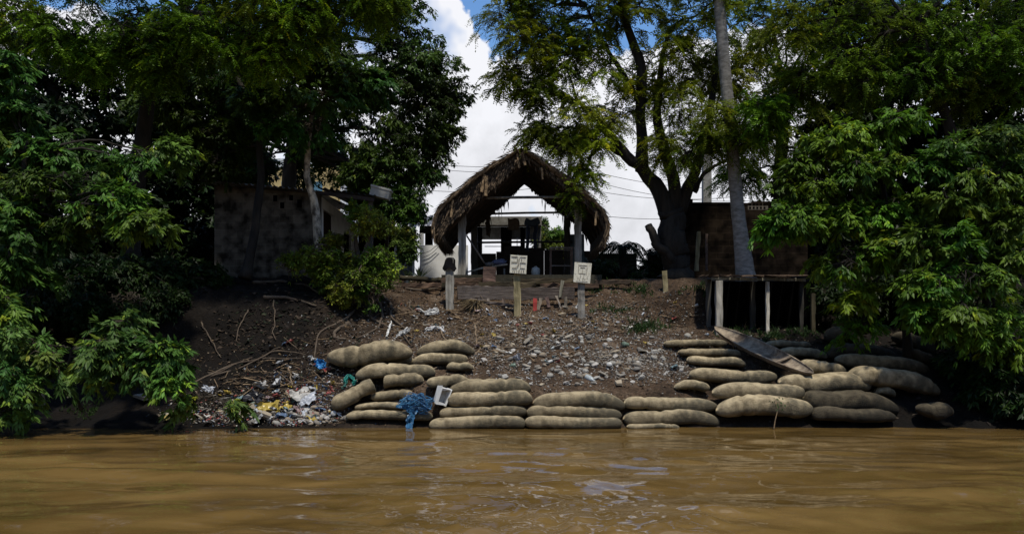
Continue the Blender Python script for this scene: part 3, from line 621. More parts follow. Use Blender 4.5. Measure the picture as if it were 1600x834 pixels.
# ------------------------------------------------------------------ sandbags
def bag(px0, py0, px1, py1, th, D=None, label='', wdep=None, cut=0, tone=1.0, seed=0, sink=.0, tint=(1, 1, 1)):
    """px/py: centre line ends in the picture; th: thickness in px"""
    if D is None:
        pm = hit((px0+px1)/2, (py0+py1)/2+th*.55); Dm = pm[1]-.12; D = (Dm, Dm)
    elif not isinstance(D, tuple): D = (D, D)
    a = P(px0, py0, D[0]); b = P(px1, py1, D[1]); _e = (b-a)*.012; a = a-_e; b = b+_e
    h = 1.06*th/F*(D[0]+D[1])/2; w = wdep or max(h*1.7, .46)
    L = np.linalg.norm(b-a); d = (b-a)/L; n = 64; m = 22
    sd = unit(np.cross(d, np.array([0, 0, 1.0]))); up = np.cross(sd, d)
    t = np.linspace(0, 1, n); rg = random.Random(seed)
    e0 = .38+rg.random()*.22; e1 = .38+rg.random()*.22
    s = np.minimum(1, (np.clip(t*L/(h*.95), 0, 1)))**.1
    def endp(q, ex): q = np.clip(q, 0, 1); return (1-(1-q)**2.2)**ex
    pr = endp(t*L/(h*rg.uniform(.75, 1.5)), e0)*endp((1-t)*L/(h*(rg.uniform(.75, 1.5) if not cut else .12)), e1)
    for _k in range(rg.choice((1, 2, 2, 3))):
        tk = rg.uniform(.12, .88); pr = pr*(1-rg.uniform(.05, .17)*np.exp(-((t-tk)*L/rg.uniform(.03, .07))**2))
    pr = np.maximum(pr, .04)
    bul = 1+.10*fbm(t*L*1.1+seed, t*0+.5, o=2, s=seed)
    ang = np.linspace(0, 2*math.pi, m, endpoint=False)
    ca, sa = np.cos(ang), np.sin(ang)
    sq = lambda q, e: np.sign(q)*np.abs(q)**e
    yy = sq(ca, .8)*w/2; zz = sq(sa, .6)*h/2
    zz = np.where(zz < 0, zz*.92, zz)
    A = (pr*bul)[:, None]
    zs = A*zz[None]; ys = (pr**.7*bul)[:, None]*yy[None]
    wr = .11*h*fbm(t[:, None]*L*1.5+seed*2, ca[None]*1.2, sa[None]*1.2, o=4, s=seed)*A
    wr += .025*h*np.sin(t[:, None]*L*26+3*np.sin(ang[None]*2+seed))*np.exp(-(((t[:, None]-(.3+.4*rg.random()))*L/.25)**2))
    ends = np.exp(-np.minimum(t, 1-t)*L/.11)[:, None]
    wr += .022*h*ends*np.sin(ang[None]*9+seed)*A+.018*h*fbm(t[:, None]*L*7+seed, ca[None]*3.5, sa[None]*3.5, o=3, s=seed+9)*A
    sag = .07*h*np.sin(t*math.pi*(1.5+rg.random())+seed)-rg.uniform(.02, .30)*h*np.clip(1-2*t, 0, 1)**3-rg.uniform(.02, .30)*h*np.clip(2*t-1, 0, 1)**3
    v = a+d*(t*L)[:, None, None]+sd*(ys+wr*ca)[..., None]+up*(zs+wr*sa+sag[:, None])[..., None]
    f = []
    for i in range(n-1):
        for k in range(m): f.append((i*m+k, i*m+(k+1) % m, (i+1)*m+(k+1) % m, (i+1)*m+k))
    v = v.reshape(-1, 3); v = np.vstack([v, a, b])
    for k in range(m): f.append((n*m, (k+1) % m, k)); f.append((n*m+1, (n-1)*m+k, (n-1)*m+(k+1) % m))
    v[:, 2] -= sink
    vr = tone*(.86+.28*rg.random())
    mossy = np.clip(.70+.5*np.tile(np.append(np.tile(sa, n), [0, 0])[:, None], (1, 3)), .5, 1.1)  # light from above painted in: brighter bag top, darker underside
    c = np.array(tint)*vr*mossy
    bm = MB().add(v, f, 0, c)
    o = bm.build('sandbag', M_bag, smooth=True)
    return tag(o, label, 'sandbag', 'sandbags shoring up the bank')
r1, r2, r3, r4 = 18.86, 18.76, 18.64, 18.52
BAGS = [
 # centre wall
 (703, 605, 828, 602, 26, 19.05, 'plump tan sandbag on top of the left stack of the waterside wall', 0),
 (700, 624, 831, 620, 24, r1, 'tan sandbag just under the topmost bag of the left stack in the wall', 0),
 (688, 642, 823, 641, 18, r2, 'flat grey sandbag third down in the left stack of the wall', 0),
 (672, 660, 820, 660, 20, r4, 'long sandbag at the waterline under the left stack of the wall', 0),
 (834, 625, 976, 626, 25, r1, 'plump tan sandbag on top of the middle stack of the waterside wall', 0),
 (823, 643, 970, 644, 21, r2, 'grey sandbag second down in the middle stack of the wall', 0),
 (821, 660, 970, 661, 19, r4, 'long sandbag at the waterline in the middle stack of the wall', 0),
 (976, 629, 1119, 632, 21, r1, 'sandbag topping the third stack of the wall, right of the middle stack', 0),
 (975, 650, 1123, 653, 25, r2, 'fat sandbag second down in the third stack of the wall', 0),
 (980, 665, 1060, 666, 9, r4, 'thin half sunken sandbag at the waterline under the third stack', 0),
 # right terraces
 (1120, 633, 1267, 636, 31, 18.7, 'big sandbag at the waterline with a ridge along its top, above the small sprouting twig', 0),
 (1114, 611, 1254, 613, 25, 18.95, 'long sandbag on the second course, right of the centre wall', 0),
 (1078, 586, 1212, 589, 20, None, 'sandbag on the third course just left of the canoe bow end', 0),
 (1074, 563, 1164, 566, 15, None, 'pale sandbag left of the canoe, half way up the steps', 0),
 (1060, 550, 1155, 552, 12, None, 'narrow sandbag left of the canoe, second from the top of the steps', 0),
 (1038, 535, 1134, 537, 11, None, 'topmost narrow sandbag left of the canoe stern', 0),
 (1054, 600, 1108, 603, 15, None, 'short half buried sandbag in the rubble left of the terraces', 0),
 (1195, 537, 1264, 539, 12, None, 'small sandbag right of the canoe at the top of the steps', 0),
 (1215, 551, 1291, 552, 16, None, 'sandbag right of the canoe, second from the top', 0),
 (1245, 573, 1320, 576, 22, None, 'sandbag right of the canoe bow, third from the top', 0),
 (1218, 596, 1357, 600, 28, None, 'large sandbag on which the canoe bow rests', 0),
 (1254, 622, 1400, 632, 30, 19.0, 'long sandbag sagging to the right above a dark one at the waterline', 0),
 (1306, 560, 1448, 575, 21, None, 'long shaded sandbag sloping right, upper of the two by the right bush', 0),
 (1328, 581, 1466, 606, 30, None, 'long thick sandbag sloping steeply right, lower of the two by the right bush', 0),
 (1367, 610, 1398, 612, 17, 19.3, 'stubby little sandbag end under the sloping bag', 0),
 (1396, 525, 1456, 544, 22, None, 'dark sandbag tipped down to the right in the shade', 0),
 (1422, 548, 1456, 566, 20, None, 'short dark sandbag under the tipped one in the shade', 0),
 (1309, 496, 1342, 498, 11, None, 'small pale sandbag crowning the stack behind the canoe', 0),
 (1300, 507, 1333, 508, 9, None, 'small flat sandbag second in the stack behind the canoe', 0),
 (1290, 523, 1340, 525, 22, None, 'square dark sandbag in the stack behind the canoe', 0),
 (1290, 548, 1396, 552, 22, None, 'dark sandbag under the drooping leaves right of the canoe', 0),
 (1268, 645, 1396, 650, 22, 18.6, 'dark wet sandbag at the waterline in deep shade', 0),
 (1433, 640, 1486, 642, 28, 18.5, 'dark humped sandbag at the waterline, last at the right end', 0),
 # left pile
 (513, 558, 643, 550, 36, None, 'huge dirty sandbag at the upper left of the pile', 0),
 (652, 545, 741, 542, 22, None, 'torn sandbag at the top of the pile, right of the huge one', 0),
 (563, 562, 648, 559, 19, None, 'slim sandbag tucked under the right end of the huge one', 0),
 (645, 562, 730, 559, 17, None, 'pale sandbag lying under a stick in the upper pile', 0),
 (557, 583, 679, 577, 24, None, 'long pale sandbag across the middle of the left pile', 0),
 (662, 594, 601, 592, 22, 19.45, 'short cylinder sandbag with a cut round end, mid pile', 1),
 (517, 632, 584, 602, 22, (18.9, 19.1), 'sandbag tilted up to the right with a flat square end', 1),
 (667, 597, 731, 593, 18, None, 'short sandbag behind the topmost wall bag', 0),
 (580, 618, 648, 617, 15, 19.15, 'small pinched sandbag behind the blue netting', 0),
 (556, 634, 632, 633, 9, 18.95, 'flat half buried sandbag left of the blue netting', 0),
 (542, 648, 675, 648, 14, 18.75, 'long low sandbag crossed by the blue netting', 0),
 (698, 573, 740, 572, 14, None, 'stub of a white sandbag among the sticks of the pile', 0),
]
for i, (x0, y0, x1, y1, th, DD, lb, cut) in enumerate(BAGS):
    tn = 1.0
    if 'dark' in lb: tn = .22  # overhanging tree shade painted into these bags as a darker tone
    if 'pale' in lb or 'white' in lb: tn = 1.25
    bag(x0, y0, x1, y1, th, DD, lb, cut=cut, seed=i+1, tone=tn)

# ------------------------------------------------------------------ thatched hut
HF, HB = 24.9, 28.9
hut = thing('thatched_hut', (P(812, 432, 25.6)), 'open thatched hut with a steep shaggy gable roof on grey posts', 'hut')
hx = P(812, 432, 25.6)[0]
FZ = 3.66
MB().box(P(690, 0, 25.3)[0], P(940, 0, 25.3)[0], 25.3, 29.4, 3.3, 3.70, jit=.01, col=(.16, .15, .11)).build('floor_slab', M_conc, hut)
oL = [(814, 234), (801, 242), (788, 249), (776, 256), (764, 264), (750, 273), (737, 283), (722, 296), (706, 309), (690, 323), (678, 340), (677, 362)]
oR = [(814, 234), (826, 241), (838, 248), (850, 256), (861, 264), (876, 274), (890, 285), (908, 298), (926, 314), (943, 332), (953, 352), (946, 372)]
iL = [(822, 247), (810, 257), (799, 267), (788, 278), (777, 288), (766, 297), (756, 304), (746, 312), (730, 325), (714, 340), (700, 354), (690, 368)]
iR = [(822, 247), (838, 257), (851, 267), (864, 278), (878, 289), (891, 300), (903, 307), (916, 317), (928, 330), (937, 342), (943, 356), (942, 376)]
th_cols = []
def roof_side(o_, i_, sgn):
    O = np.array([P(a, b, HF) for a, b in o_]); I = np.array([P(a, b, HF) for a, b in i_])
    n = len(O); ny = 12; ysr = np.linspace(HF, HB+.3, ny)
    v = []; 
    for y in ysr:
        for A in (O, I):
            B = A.copy(); B[:, 1] = y; B[:, 2] += .05*fbm(B[:, 0]*3, B[:, 1]*2, o=2, s=4)
            v.append(B)
    v = np.array(v).reshape(-1, 3); st = 2*n; f = []; fu = []
    for j in range(ny-1):
        for i in range(n-1):
            a = j*st+i; f.append((a, a+1, a+1+st, a+st))
            a = j*st+n+i; fu.append((a, a+st, a+1+st, a+1))
        a = j*st+n-1; fu.append((a, a+n, a+n+st, a+st))
    for j in (0, ny-1):
        for i in range(n-1):
            a = j*st+i; fu.append((a, a+n, a+n+1, a+1))
    m = MB().add(v, f+fu, 1, (1, 1, 1))
    # strands laid down the slope in rough courses
    rg = np.random.default_rng(5+int(sgn))
    seg = np.concatenate([[0], np.cumsum(np.linalg.norm(np.diff(O, axis=0), axis=1))]); LT = seg[-1]
    N = 9000
    cr = rg.integers(0, 13, N)/13; s0 = np.clip(cr+rg.normal(0, .035, N), 0, .97)*LT; y0 = rg.uniform(HF-.06, HB+.3, N)
    y0 = np.where(rg.random(N) < .25, HF+rg.normal(0, .05, N), y0)
    def at(s_): return np.stack([np.interp(s_, seg, O[:, 0]), np.interp(s_, seg, O[:, 2])], 1)
    ln = rg.uniform(.2, .6, N); s1 = s0+ln
    a = at(s0); b = at(np.minimum(s1, LT))
    ex = np.clip(s1-LT, 0, .35)
    lift = rg.uniform(.0, .07, N)+(rg.random(N) < .06)*rg.uniform(.04, .16, N)
    nx = sgn*.6; nz = .8
    A = np.stack([a[:, 0]+nx*.01, y0, a[:, 1]+nz*.012+.01], 1)
    B = np.stack([b[:, 0]+nx*lift, y0+rg.normal(0, .10, N), b[:, 1]+nz*lift-ex], 1)
    w = rg.uniform(.010, .03, N)
    c = np.array([1.0, .95, .88])*rg.uniform(.55, 1.7, (N, 1))
    add_leaves(m, A, B-A, np.tile([nx, .15, nz], (N, 1)), np.linalg.norm(B-A, axis=1), w*1.6, c, fold=.1, m=0)
    # eave fringe and gable fringe
    for (cnt, front) in ((1700, 0), (900, 1)):
        if front:
            s_ = rg.uniform(0, LT, cnt); tfr = rg.random(cnt)
            a = at(s_); ic = np.stack([np.interp(s_, seg, I[:, 0]), np.interp(s_, seg, I[:, 2])], 1)
            a = a+(ic-a)*tfr[:, None]
            base = np.stack([a[:, 0], HF+rg.normal(0, .04, cnt), a[:, 1]], 1)
            L_ = rg.uniform(.04, .16, cnt); L_[rg.random(cnt) < .10] *= 2.4
            d = np.stack([sgn*rg.uniform(.1, .7, cnt), rg.uniform(-.5, .05, cnt), np.full(cnt, -1.0)], 1)
            add_leaves(m, base, d, np.tile([0, -1.0, .1], (cnt, 1)), L_, rg.uniform(.02, .05, cnt), np.array([.9, .85, .8])*rg.uniform(.2, 1.0, (cnt, 1)), fold=.1)
        else:
            base = np.stack([np.interp(rg.random(cnt), [0, 1], [O[-1, 0], I[-1, 0]]), rg.uniform(HF, HB+.3, cnt), np.full(cnt, (O[-1, 2]+I[-1, 2])/2)+.05], 1)
            d = np.stack([rg.normal(-sgn*.1, .2, cnt), rg.normal(0, .15, cnt), np.full(cnt, -1.0)], 1)
            add_leaves(m, base, d, np.tile([sgn*1.0, 0, .1], (cnt, 1)), rg.uniform(.12, .34, cnt), rg.uniform(.02, .04, cnt), np.array([.9, .85, .8])*rg.uniform(.4, 1.3, (cnt, 1)), fold=.1)
    # underside strands
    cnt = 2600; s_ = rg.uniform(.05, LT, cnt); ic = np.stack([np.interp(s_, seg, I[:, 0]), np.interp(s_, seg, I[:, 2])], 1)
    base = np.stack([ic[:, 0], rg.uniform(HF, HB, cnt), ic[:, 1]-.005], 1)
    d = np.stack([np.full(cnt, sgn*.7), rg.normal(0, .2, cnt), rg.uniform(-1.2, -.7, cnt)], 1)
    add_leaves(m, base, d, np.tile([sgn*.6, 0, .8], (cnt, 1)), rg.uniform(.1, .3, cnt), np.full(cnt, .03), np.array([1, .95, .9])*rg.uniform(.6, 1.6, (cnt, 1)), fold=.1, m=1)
    # rear fringe, ragged
    cnt = 320; s_ = rg.uniform(0.2, LT*.8, cnt); ic = np.stack([np.interp(s_, seg, I[:, 0]), np.interp(s_, seg, I[:, 2])], 1)
    base = np.stack([ic[:, 0], HB+rg.uniform(.1, .3, cnt), ic[:, 1]+.03], 1)
    d = np.stack([rg.normal(0, .15, cnt), rg.normal(0, .1, cnt), np.full(cnt, -1.0)], 1)
    L_ = rg.uniform(.03, .14, cnt); L_[rg.random(cnt) < .05] *= 4
    add_leaves(m, base, d, np.tile([0, -1.0, .1], (cnt, 1)), L_, rg.uniform(.02, .05, cnt), np.array([1, .95, .9])*rg.uniform(.6, 1.6, (cnt, 1)), fold=.1, m=1)
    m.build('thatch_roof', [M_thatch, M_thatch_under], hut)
roof_side(oL, iL, -1); roof_side(oR, iR, 1)
rg = np.random.default_rng(8); m = MB(); cnt = 900    # ridge cap tufts
ap = P(814, 236, HF)
base = np.stack([ap[0]+rg.normal(0, .08, cnt), rg.uniform(HF-.08, HB+.3, cnt), ap[2]+rg.uniform(-.08, .03, cnt)], 1)
sg = np.where(rg.random(cnt) < .5, -1, 1)
add_leaves(m, base, np.stack([sg*1.0, rg.normal(0, .3, cnt), rg.uniform(-.8, .15, cnt)], 1), np.tile([0, 0, 1.0], (cnt, 1)), rg.uniform(.08, .26, cnt), np.full(cnt, .03), np.array([1.0, .95, .88])*rg.uniform(.5, 1.6, (cnt, 1)), fold=.1)
m.tube([P(822, 256, HF-.1), P(803, 226, HF-.2)], [.03, .016], 6, col=(.6, .55, .5)); m.tube([P(808, 256, HF-.14), P(823, 228, HF-.2)], .024, 6, col=(.6, .55, .5))
m.build('ridge_cap', M_thatch, hut)
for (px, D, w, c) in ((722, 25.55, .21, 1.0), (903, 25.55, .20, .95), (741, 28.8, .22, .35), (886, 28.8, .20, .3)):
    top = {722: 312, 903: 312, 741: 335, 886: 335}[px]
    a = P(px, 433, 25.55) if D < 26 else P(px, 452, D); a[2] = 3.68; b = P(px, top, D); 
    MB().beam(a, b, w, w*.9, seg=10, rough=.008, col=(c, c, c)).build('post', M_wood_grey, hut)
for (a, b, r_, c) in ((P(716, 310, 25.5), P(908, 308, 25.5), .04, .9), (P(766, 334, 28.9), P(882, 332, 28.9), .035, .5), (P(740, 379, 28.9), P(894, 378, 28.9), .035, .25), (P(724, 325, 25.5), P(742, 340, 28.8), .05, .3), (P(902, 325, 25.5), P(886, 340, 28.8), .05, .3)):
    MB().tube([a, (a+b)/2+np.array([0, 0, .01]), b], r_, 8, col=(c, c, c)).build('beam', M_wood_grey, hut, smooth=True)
for k in range(5):
    y = 25.2+k*.85
    for I_ in (iL, iR):
        pp = [P(a, b+3, HF) for a, b in I_[::2]]
        for q in pp: q[1] = y
        MB().tube(pp, .03, 6, col=(.5, .45, .4)).build('rafter', M_wood_dark, hut, smooth=True)
# strips hanging from the gable
for (x0, y0, x1, y1, w) in ((708, 312, 704, 340, .05), (757, 272, 752, 300, .06), (760, 275, 759, 306, .08), (808, 240, 812, 262, .05), (816, 238, 820, 258, .07), (846, 262, 848, 280, .05), (932, 330, 930, 352, .04)):
    MB().beam(P(x0, y0, HF-.1), P(x1, y1, HF-.14), w, .015, seg=4, rough=.008, col=(1.3, 1.2, 1.0)).build('hanging_strip', M_thatch, hut)
MB().beam(P(764, 338, 28.8), P(762, 368, 28.8), .12, .03, seg=6, rough=.03, col=(.4, .35, .3)).build('hanging_strip', M_thatch, hut)

pole_pts = [P(a_, b_-1, HF-.08) for a_, b_ in oL[1:7]]
MB().tube(curve(pole_pts, 16, .02), .03, 6, rough=.3, col=(1.9, 1.7, 1.4)).build('verge_pole', M_thatch, hut, smooth=True)
pole_pts = [P(a_, b_+3, HF-.06) for a_, b_ in oR[2:9]]
MB().tube(curve(pole_pts, 16, .02), .022, 6, rough=.3, col=(1.2, 1.1, 1)).build('verge_pole', M_thatch, hut, smooth=True)
# hanging laundry and things in the hut
def cloth(name, x0, y0, x1, y1, D, col, label, cat, seed=0, wave=.05, mt=None, nx=14, nz=14):
    a = P(x0, y0, D); b = P(x1, y1, D); u = np.linspace(0, 1, nx); w = np.linspace(0, 1, nz); U, V_ = np.meshgrid(u, w)
    X = a[0]+(b[0]-a[0])*U+.03*fbm(U*3, V_*3, o=2, s=seed); Z = a[2]+(b[2]-a[2])*V_+.03*fbm(U*3+5, V_*3, o=2, s=seed+1)
    Yy = D+wave*fbm(U*4+seed, V_*1.5, o=3, s=seed+2)
    v = np.stack([X.ravel(), Yy.ravel(), Z.ravel()], 1)
    v2 = v+np.array([0, .012, 0]); n = len(v)
    g_ = grid(u, w); mb_ = MB().add(np.vstack([v, v2]), [g_, g_[:, ::-1]+n], 0, col)
    o = mb_.build(name, mt or M_cloth, smooth=True); return tag(o, label, cat)
cloth('hanging_rag', 793, 341, 811, 359, 28.7, (.17, .14, .11), 'square brown rag hanging from the rear beam of the hut', 'rag', 3)
jr = thing('jeans', P(830, 345, 28.8), 'faded blue jeans hung over the rear beam by the waist', 'jeans')
for (x0, x1, b_) in ((820, 829, 391), (831, 841, 388)):
    q = [P((x0+x1)/2+2, 346, 28.8), P((x0+x1)/2, 365, 28.8), P((x0+x1)/2, b_, 28.8)]
    MB().tube(curve(q, 14, .02, x0), np.linspace(.14, .10, 14), 12, col=(.055, .075, .12), flat=.5, rough=.2, seed=x0).build('trouser_leg', M_cloth, jr, smooth=True)
MB().tube(curve([P(821, 346, 28.75), P(831, 349, 28.7), P(842, 345, 28.75)], 10), .11, 12, col=(.10, .14, .20), flat=1, rough=.25).build('waistband', M_cloth, jr, smooth=True)
# white water container
bk = thing('plastic_container', P(837, 433, 26.2), 'squat white plastic container on the hut floor beside the middle sign', 'container')
pts = [P(837, 0, 26.2)]*6
zc = 3.70; xc = P(837, 0, 26.2)[0]
MB().tube([(xc, 26.2, zc), (xc, 26.2, zc+.02), (xc, 26.2, zc+.22), (xc, 26.2, zc+.27), (xc, 26.2, zc+.285)], [.10, .125, .125, .10, .05], 18, col=(.42, .43, .40)).build('body', M_plastic, bk, smooth=True)
MB().tube([(xc, 26.2, zc+.285), (xc, 26.2, zc+.315)], .04, 12, col=(.3, .3, .3)).build('lid', M_plastic, bk)
# tubular table frame
tf = thing('metal_table_frame', P(876, 430, 27), 'bare rusty metal table frame standing right in the hut', 'table frame')
x0, x1 = P(861, 0, 27)[0], P(894, 0, 27)[0]; zt = P(0, 388, 27)[2]
for xx in (x0, x1):
    for yy in (27.0, 27.6): MB().beam((xx, yy, 3.72), (xx, yy, zt), .035, .035, col=(.6, .42, .36)).build('leg', M_metal, tf)
MB().beam((x0-.06, 27, zt+.02), (x1+.05, 27, zt+.02), .04, .04, col=(.7, .6, .55)).beam((x0-.06, 27.6, zt+.02), (x1+.05, 27.6, zt+.02), .04, .04, col=(.7, .6, .55)).beam((x0, 27, zt+.02), (x0, 27.6, zt+.02), .03, .03).beam((x1, 27, zt+.02), (x1, 27.6, zt+.02), .03, .03).build('top_rail', M_metal, tf)
zl = P(0, 415, 27)[2]
MB().beam((x0+.02, 27, zl), (x1-.02, 27, zl), .03, .03, col=(.7, .6, .55)).build('cross_rail', M_metal, tf)
# blue door panel
bd = thing('blue_door', P(898, 430, 29), 'worn pale blue door leaf propped behind the right post of the hut', 'door')
MB().box(P(883, 0, 29)[0], P(913, 0, 29)[0], 29, 29.05, 3.72, P(0, 366, 29)[2], col=(.16, .24, .29)).build('panel', M_white, bd)
MB().box(P(885, 0, 29)[0], P(911, 0, 29)[0], 28.98, 28.999, P(0, 400, 29)[2], P(0, 396, 29)[2], col=(.10, .15, .18)).build('rail', M_white, bd)
# low dark wall behind the hut
MB().box(P(742, 0, 32.4)[0], P(884, 0, 32.4)[0], 32.4, 32.55, 3.6, P(0, 389, 32.4)[2], jit=.02).box(P(884, 0, 32.4)[0], P(1000, 0, 32.4)[0], 32.4, 32.55, 3.6, P(0, 396, 32.4)[2], jit=.02)
w_ = MB()
for (a, b, t_) in ((742, 775, 396), (775.5, 787, 393), (787.5, 815, 384), (815.5, 850, 387), (850.5, 880, 390), (880.5, 930, 392), (930.5, 995, 396)):
    w_.box(P(a, 0, 32.4)[0], P(b, 0, 32.4)[0], 32.4, 32.55, 3.6, P(0, t_, 32.4)[2])
tag(w_.build('yard_wall', M_dark), 'low black wall closing the yard behind the hut', 'wall')
# bench heap of clothes with a slanting pole
tb = thing('work_table', P(782, 430, 26.5), 'rough plank table in the left of the hut', 'table')
MB().beam(P(748, 420, 26.6), P(793, 414, 26.6), .5, .04, col=(1.2, 1.1, 1)).build('tabletop', M_wood_grey, tb)
for px in (756, 788):
    a = P(px, 431, 26.5); a[2] = 3.72; b = P(px, 419, 26.5); MB().beam(a, b, .05, .05, col=(.5, .5, .5)).build('leg', M_wood_grey, tb)
def heap(name, c, R, col, label, cat, seed, mt=None, amp=.35, group=None):
    n, m_ = 26, 18; th = np.linspace(0, math.pi, m_); ph = np.linspace(0, 2*math.pi, n, endpoint=False)
    T_, PH = np.meshgrid(th, ph, indexing='ij')
    d = np.stack([np.sin(T_)*np.cos(PH), np.sin(T_)*np.sin(PH), np.cos(T_)], -1)
    rr = 1+amp*fbm(d[..., 0]*2.2+seed, d[..., 1]*2.2, d[..., 2]*2.2, o=4, s=seed)
    v = np.array(c)+d*rr[..., None]*np.array(R); f = []
    for i in range(m_-1):
        for k in range(n): f.append((i*n+k, (i+1)*n+k, (i+1)*n+(k+1) % n, i*n+(k+1) % n))
    cc = np.array(col)*(1+.35*fbm(d[..., 0]*3+seed, d[..., 1]*3, d[..., 2]*3, o=3, s=seed+3).reshape(-1, 1))
    o = MB().add(v.reshape(-1, 3), f, 0, np.clip(cc, 0, 1)).build(name, mt or M_cloth, smooth=True)
    return tag(o, label, cat, group)
heap('cloth_heap', P(780, 410, 26.6), (.22, .16, .10), (.13, .14, .22), 'bluish crumpled cloth heaped on the plank table', 'cloth', 31)
heap('cloth_heap', P(765, 413, 26.4), (.14, .12, .07), (.18, .16, .15), 'grey crumpled rag at the left of the plank table', 'rag', 32)
p_ = MB().tube([P(729, 368, 25.9), P(757, 411, 26.0)], .025, 8, col=(.8, .7, .7)); tag(p_.build('leaning_pole', M_wood_grey, smooth=True), 'thin pole slanting down from the left hut post', 'pole')
p_ = MB().beam(P(726, 426, 25.9), P(760, 417, 26.0), .05, .04, col=(.9, .9, .85)); tag(p_.build('slanting_board', M_wood_grey), 'narrow board slanting along the hut floor by the left post', 'board')

# ------------------------------------------------------------------ posts, signs, plank barrier in front of the hut
def gpost(px, top, bot, w, m, col=(1, 1, 1), name='post', label=None, cat=None, parent=None, D=None):
    h_ = hit(px, bot); D = D or h_[1]
    a = P(px, bot, D); a[2] = min(a[2], tz(a[0], D))-.15; b = P(px, top, D); b[0] = a[0]
    return a, b, D
a, b, D_ = gpost(703, 405, 483, 0, 0)
t1 = thing('marker_post', a, 'thick grey wooden post with a dark rubber cap, left of the two signs', 'post')
MB().beam(a, b, .22, .2, seg=10, rough=.008).build('shaft', M_wood_grey, t1)
cp = MB(); c_ = b+np.array([0, 0, -.02]); 
vv = []
for (z, r_) in ((-.26, .19), (-.12, .165), (.0, .15), (.06, .10), (.075, .0)):
    for k in range(12):
        an = k*math.pi/6; q = r_*(1+.12*math.sin(k*5+z*9)); vv.append(c_+np.array([q*math.cos(an), q*math.sin(an), z+(.05*math.sin(k*2.3) if z < -.2 else 0)]))
ff = [(i*12+k, i*12+(k+1) % 12, (i+1)*12+(k+1) % 12, (i+1)*12+k) for i in range(4) for k in range(12)]
cp.add(vv, ff, 0, (3.5, 3.3, 3.3)); cp.build('cap', M_dark, t1, smooth=False)
def board(root, cx, cy, wpx, hpx, D, tilt, marks):
    M = Matrix.Translation(Vector(P(cx, cy, D-.13)))@Matrix.Rotation(tilt, 4, 'Y')@Matrix.Rotation(math.radians(3), 4, 'X')
    w = wpx/F*D/2; h = hpx/F*D/2
    n = 10; v = []
    mbx = MB(); mbx.box(-w, w, -.03, .03, -h, h, M=M, jit=.003)
    bo = mbx.build('signboard', M_board, root)
    mk = MB()
    for (x, z, lw, lh) in marks:
        mk.box(x*w-lw*w/2, x*w+lw*w/2, -.038, -.034, z*h-lh*h/2, z*h+lh*h/2, M=M)
    mk.build('painted_marks', M_ink, bo)
    return bo
a, b, D_ = gpost(808, 425, 494, 0, 0)
t2 = thing('signpost', a, 'yellowish wooden post carrying the middle sign, a pale board with rows of dark marks', 'sign')
MB().beam(a, b, .17, .12, seg=10, rough=.006, col=(.9, .9, .9)).beam(a+np.array([.09, -.05, .05]), a+np.array([.085, -.05, .9]), .03, .05, seg=4, rough=.006, col=(1.3, 1.3, 1.3)).build('shaft', M_wood_yel, t2)
mk = [(-.5, .82, .75, .10), (.5, .80, .7, .08), (-.5, .2, .7, .09), (.5, .17, .72, .09), (-.45, -.42, .6, .08), (.5, -.42, .6, .08),
      (-.15, .5, .06, .28), (.1, .52, .07, .3), (.35, .5, .10, .2), (.02, .02, .06, .3), (.25, -.1, .06, .25), (-.05, -.25, .1, .2), (-.6, -.75, .08, .24), (-.4, -.8, .08, .2), (-.15, -.72, .05, .25), (.12, -.74, .1, .3), (.4, -.78, .07, .25), (.65, -.72, .12, .2), (-.05, .1, .05, .9)]
board(t2, 810, 413, 26, 28, D_, math.radians(3), mk)
a, b, D_ = gpost(908, 438, 496, 0, 0)
t3 = thing('signpost', a, 'grey wooden post carrying the right sign, a pale worn board with a faint framed panel', 'sign')
MB().beam(a, b, .18, .14, seg=10, rough=.006, col=(.8, .8, .82)).build('shaft', M_wood_grey, t3)
mk = [(-.5, .35, .05, .9), (.5, .3, .04, 1.0), (0, .72, .9, .05), (0, .5, .6, .05), (0, .25, .03, .5), (0, -.1, .8, .05), (-.2, -.4, .05, .35), (.2, -.4, .05, .4), (-.5, -.6, .06, .2), (-.3, -.72, .08, .1), (.1, -.7, .06, .2), (.35, -.65, .08, .15), (.6, -.5, .04, .3), (0, -.88, 1.4, .03)]
board(t3, 910, 426, 26, 31, D_, math.radians(4), mk)
a, b, D_ = gpost(765, 417, 446, 0, 0, D=25.1)
st_ = MB().beam(a-np.array([0, 0, .3]), b, .36, .18, seg=4, rough=.015, col=(1, .9, .9)); tag(st_.build('wooden_stump', M_wood_dark), 'dark square stump standing before the plank table', 'stump')
# long weathered planks on edge held by stakes
pb = thing('plank_barrier', P(806, 470, 24.38), 'long dark plank fence laid on edge between the marker posts', 'barrier')
MB().beam(P(715, 457, 24.38), P(806, 458, 24.38), .06, .36, seg=12, rough=.012, col=(1, 1, 1)).build('plank', M_plank, pb)
MB().beam(P(806, 459, 24.41), P(898, 458, 24.41), .06, .33, seg=12, rough=.014, col=(.8, .78, .76)).build('plank', M_plank, pb)
MB().beam(P(735, 468, 24.24), P(800, 477, 24.24), .05, .06, seg=6, rough=.01, col=(1.2, 1.2, 1.2)).build('plank', M_plank, pb)
for (px, t_, b_, tilt, c) in ((763, 466, 487, 0, (.9, .8, .75)), (787, 466, 483, 0, (.7, .55, .5)), (843, 465, 480, 3, (.9, .8, .7)), (856, 464, 476, -2, (.7, .5, .5)), (873, 462, 479, -4, (1.1, 1, .95)), (884, 464, 478, 0, (.7, .65, .6)), (877, 438, 460, 2, (.8, .8, .7))):
    a = P(px-tilt, b_+4, 24.31); b = P(px+tilt, t_, 24.31)
    MB().beam(a, b, .08, .05, seg=3, rough=.006, col=c).build('stake', M_wood_grey, pb)
